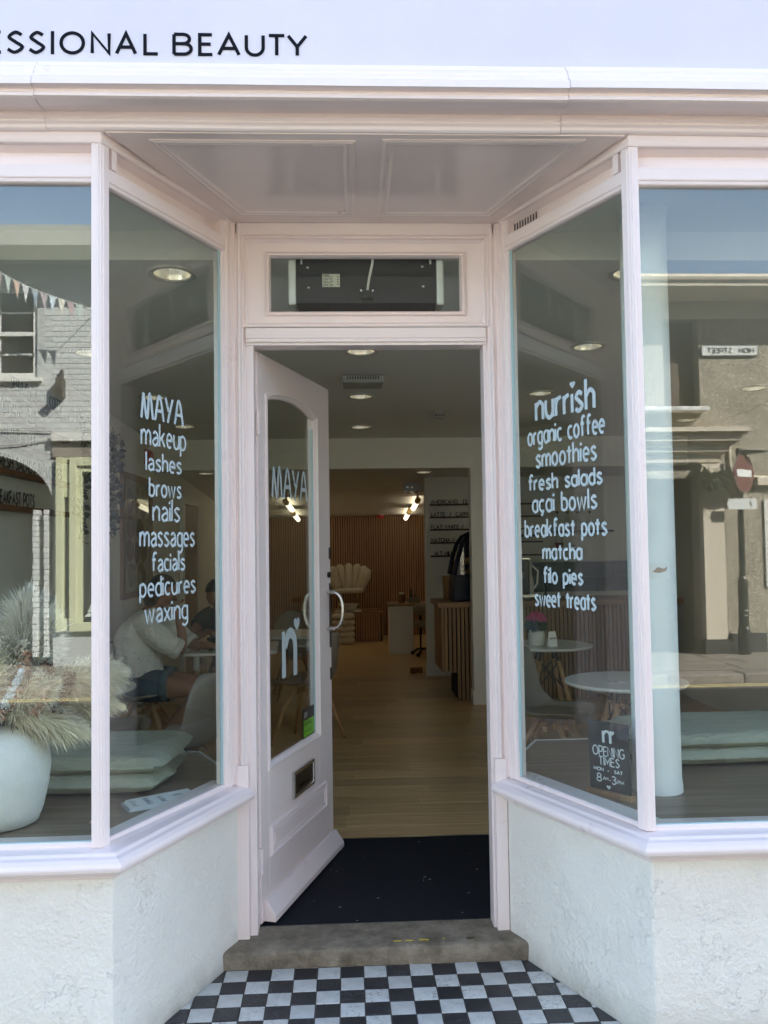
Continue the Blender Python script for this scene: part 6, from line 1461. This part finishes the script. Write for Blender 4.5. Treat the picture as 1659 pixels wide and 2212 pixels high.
rarm = [(-1.55,3.22,.97,(.15,.105)),(*rs_,.062),(-1.36,3.43,.87,.052),(-1.20,3.42,.775,.042),(-1.18,3.36,.80,.036),(-1.10,3.32,.80,.026)]
hl = hand((-1.30,3.20,1.015), (-.1,.10,1), (1,.2,.1), 1.0, 1); hr = hand((-1.10,3.32,.80), (1,-.2,-.1), (0,-.2,-1), .7, -1)
skin_obj('body', [trunk, lleg, rleg, larm, rarm]+hl+hr, SKIN, t)
BLO = mat('white_blouse_cotton', (.84,.82,.79), rough=.85, var=.06, vscale=9, bump=.9, bscale=16, bdist=.04)
def torso_shell(mb, rings, n=36, fold=.016, seed=1):
    vs = []; fs = []
    for i, (c, ra, rb, yaw) in enumerate(rings):
        for j in range(n):
            a = 2*PI*j/n; k = 1+fold*10*noise.noise(V((math.cos(a)*2.2+seed, math.sin(a)*2.2, i*.55)))*.6
            x, y = ra*math.cos(a)*k, rb*math.sin(a)*k
            vs.append((c[0]+x*math.cos(yaw)-y*math.sin(yaw), c[1]+x*math.sin(yaw)+y*math.cos(yaw), c[2]+.006*math.sin(a*9+seed)*(1 if i == 0 else 0)))
    for i in range(len(rings)-1):
        for j in range(n): fs.append((i*n+j, i*n+(j+1)%n, (i+1)*n+(j+1)%n, (i+1)*n+j))
    mb.add(vs, fs)
m = MB(); torso_shell(m, [((-1.575,3.205,.615),.165,.205,0),((-1.585,3.205,.70),.165,.20,0),((-1.60,3.205,.78),.165,.195,0),((-1.598,3.21,.86),.162,.190,0),((-1.578,3.215,.94),.15,.195,.05),((-1.535,3.225,1.015),.125,.185,.08),((-1.50,3.23,1.065),.085,.12,.08),((-1.478,3.235,1.09),.062,.068,.08)])
bl = obj('blouse', m, BLO, t, smooth=True, solid=.006, subsurf=1)
for A in ([V((-1.52,3.09,1.01)),V((-1.46,3.055,.94)),V((-1.38,3.055,.865)),V((-1.295,3.085,.81))], [V((-1.48,3.37,1.01)),V((-1.41,3.425,.93)),V((-1.34,3.44,.865)),V((-1.27,3.425,.815))]):
    obj('sleeve', MB().tube(A, [.092,.094,.085,.068], 18, cap=False), BLO, t, smooth=True, subsurf=1); d = (A[3]-A[2]).normalized()
    obj('cuff', MB().tube([A[3]-d*.02, A[3]+d*.012, A[3]+d*.03], [.072,.074,.068], 18, cap=False), BLO, t, smooth=True, solid=.006)
m = MB(); R9 = random.Random(5)
for k in range(46):
    a = R9.uniform(-2.6,.2); z = .635+.16*R9.random()**1.7; u = (z-.615)/.165
    c = V((-1.578-.02*u+.168*math.cos(a)*1.06, 3.205+.205*math.sin(a)*1.06, z)); n_ = V((math.cos(a),math.sin(a),0)); s = n_.cross(V((0,0,1)))*.0035; w = V((0,0,1))*.007+s*R9.uniform(-1,1)
    m.add([c-w, c+s, c+w, c-s], [(0,1,2,3)])
obj('eyelets', m, mat('eyelet_shadow', (.10,.08,.07), rough=.9), t, recalc=False)
DEN = mat('denim_blue', (.035,.060,.105), rough=.85, var=.2, vscale=40, bump=.3, bscale=160, bdist=.004); DENL = mat('denim_hem', (.10,.14,.18), rough=.85, var=.2, vscale=40)
m = MB(); torso_shell(m, [((-1.55,3.20,.485),.165,.195,0),((-1.565,3.20,.55),.170,.20,0),((-1.585,3.20,.63),.160,.195,0)], fold=.004, seed=4); obj('shorts', m, DEN, t, smooth=True)
for yy in (3.095,3.305):
    obj('shorts_leg', MB().tube([(-1.60,yy,.56),(-1.48,yy,.553),(-1.385,yy,.548)], [.112,.112,.106], 18, cap=False), DEN, t, smooth=True, solid=.004); obj('shorts_hem', MB().tube([(-1.395,yy,.548),(-1.345,yy,.546)], [.109,.107], 18, cap=False), DENL, t, smooth=True, solid=.005)
head(t, (-1.425,3.245,1.195), .35, .30, SKIN, HAIRB, 'short')

# --- person in navy shirt, facing the camera, looking down at a bowl
t = thing('person', 'person in a navy short sleeved shirt bent over a bowl across the table', 'person', (0,0,0))
hip = (-1.03,4.30,.57)
trunk = [(*hip,(.15,.12)),(-1.04,4.30,.68,(.14,.11)),(-1.06,4.25,.82,(.15,.105)),(-1.09,4.18,.93,(.14,.10)),(-1.11,4.13,1.0,(.07,.07)),(-1.125,4.09,1.045,(.048,.048)),(-1.135,4.06,1.075,(.048,.048))]
ll = [(*hip,(.15,.12)),(-1.13,4.28,.55,.095),(-1.14,4.08,.54,.085),(-1.14,3.88,.525,.062),(-1.14,3.87,.46,.055),(-1.13,3.95,.26,.055),(-1.13,4.0,.09,.037),(-1.13,3.98,.06,.036),(-1.13,3.88,.035,.03)]
rl_ = [(*hip,(.15,.12)),(-.93,4.28,.55,.095),(-.90,4.08,.54,.085),(-.88,3.88,.525,.062),(-.88,3.87,.46,.055),(-.89,3.95,.26,.055),(-.89,4.0,.09,.037),(-.89,3.98,.06,.036),(-.89,3.88,.035,.03)]
la = [(-1.09,4.18,.93,(.14,.10)),(-1.25,4.16,.95,.058),(-1.325,4.06,.86,.046),(-1.335,3.93,.785,.038),(-1.26,3.86,.82,.032),(-1.19,3.82,.855,.024)]
ra = [(-1.09,4.18,.93,(.14,.10)),(-.93,4.15,.95,.058),(-.87,4.03,.86,.046),(-.86,3.92,.785,.038),(-.93,3.84,.79,.032),(-1.0,3.80,.80,.024)]
skin_obj('body', [trunk, ll, rl_, la, ra]+hand((-1.19,3.82,.855), (1,-.25,-.25), (.1,-.2,-1), .9, -1)+hand((-1.0,3.80,.80), (-1,-.2,-.1), (0,0,-1), .8, 1), SKIN2, t)
NAVT = mat('navy_cotton', (.012,.017,.030), rough=.85, var=.2, vscale=12, bump=.4, bscale=20, bdist=.015)
m = MB(); torso_shell(m, [((-1.03,4.30,.58),.185,.155,0),((-1.04,4.29,.68),.18,.15,0),((-1.06,4.25,.80),.185,.15,0),((-1.085,4.19,.91),.185,.14,0),((-1.10,4.15,.98),.14,.105,0),((-1.118,4.11,1.02),.065,.065,0)], seed=9); obj('shirt', m, NAVT, t, smooth=True, solid=.006, subsurf=1)
for A in ([V((-1.20,4.17,.965)),V((-1.275,4.13,.925)),V((-1.32,4.06,.865))], [V((-.97,4.16,.965)),V((-.91,4.11,.925)),V((-.87,4.035,.865))]): obj('sleeve', MB().tube(A, [.078,.078,.066], 16, cap=False), NAVT, t, smooth=True, subsurf=1, solid=.004)
m = MB(); torso_shell(m, [((-1.03,4.27,.48),.19,.17,0),((-1.03,4.28,.55),.19,.17,0),((-1.03,4.30,.62),.17,.15,0)], fold=.004, seed=2); obj('trousers', m, mat('dark_trousers', (.02,.02,.025), rough=.85), t, smooth=True)
head(t, (-1.15,4.025,1.125), -1.95, .50, SKIN2, HAIRK, 'bun')
# meal on the table
t = thing('serving_board', 'round wooden board with a paper-lined meal on the square table', 'board', (-1.10,3.68,.7405))
obj('board', MB().lathe([(.0,0),(.13,0),(.135,.012),(.0,.012)], n=26, cap=False), OAKX, t); obj('bowl', MB().lathe([(.05,.013),(.085,.05),(.09,.075),(.085,.075),(.05,.03)], (.01,.02,0), 20), BLACKR, t, smooth=True)
obj('paper_wrap', MB().add([(-.11,-.06,.013),(-.04,-.09,.014),(.02,-.05,.05),(-.05,-.02,.075),(.09,-.08,.016),(.12,-.02,.085)], [(0,1,2,3),(1,4,5,2)]), mat('kraft_paper', (.42,.31,.18), rough=.8), t, recalc=False)
tag(obj('phone', MB().box(-1.13,-.98,3.45,3.525,.7405,.7485), CHARC, bevel=.004), 'black phone lying on the square table edge', 'phone')
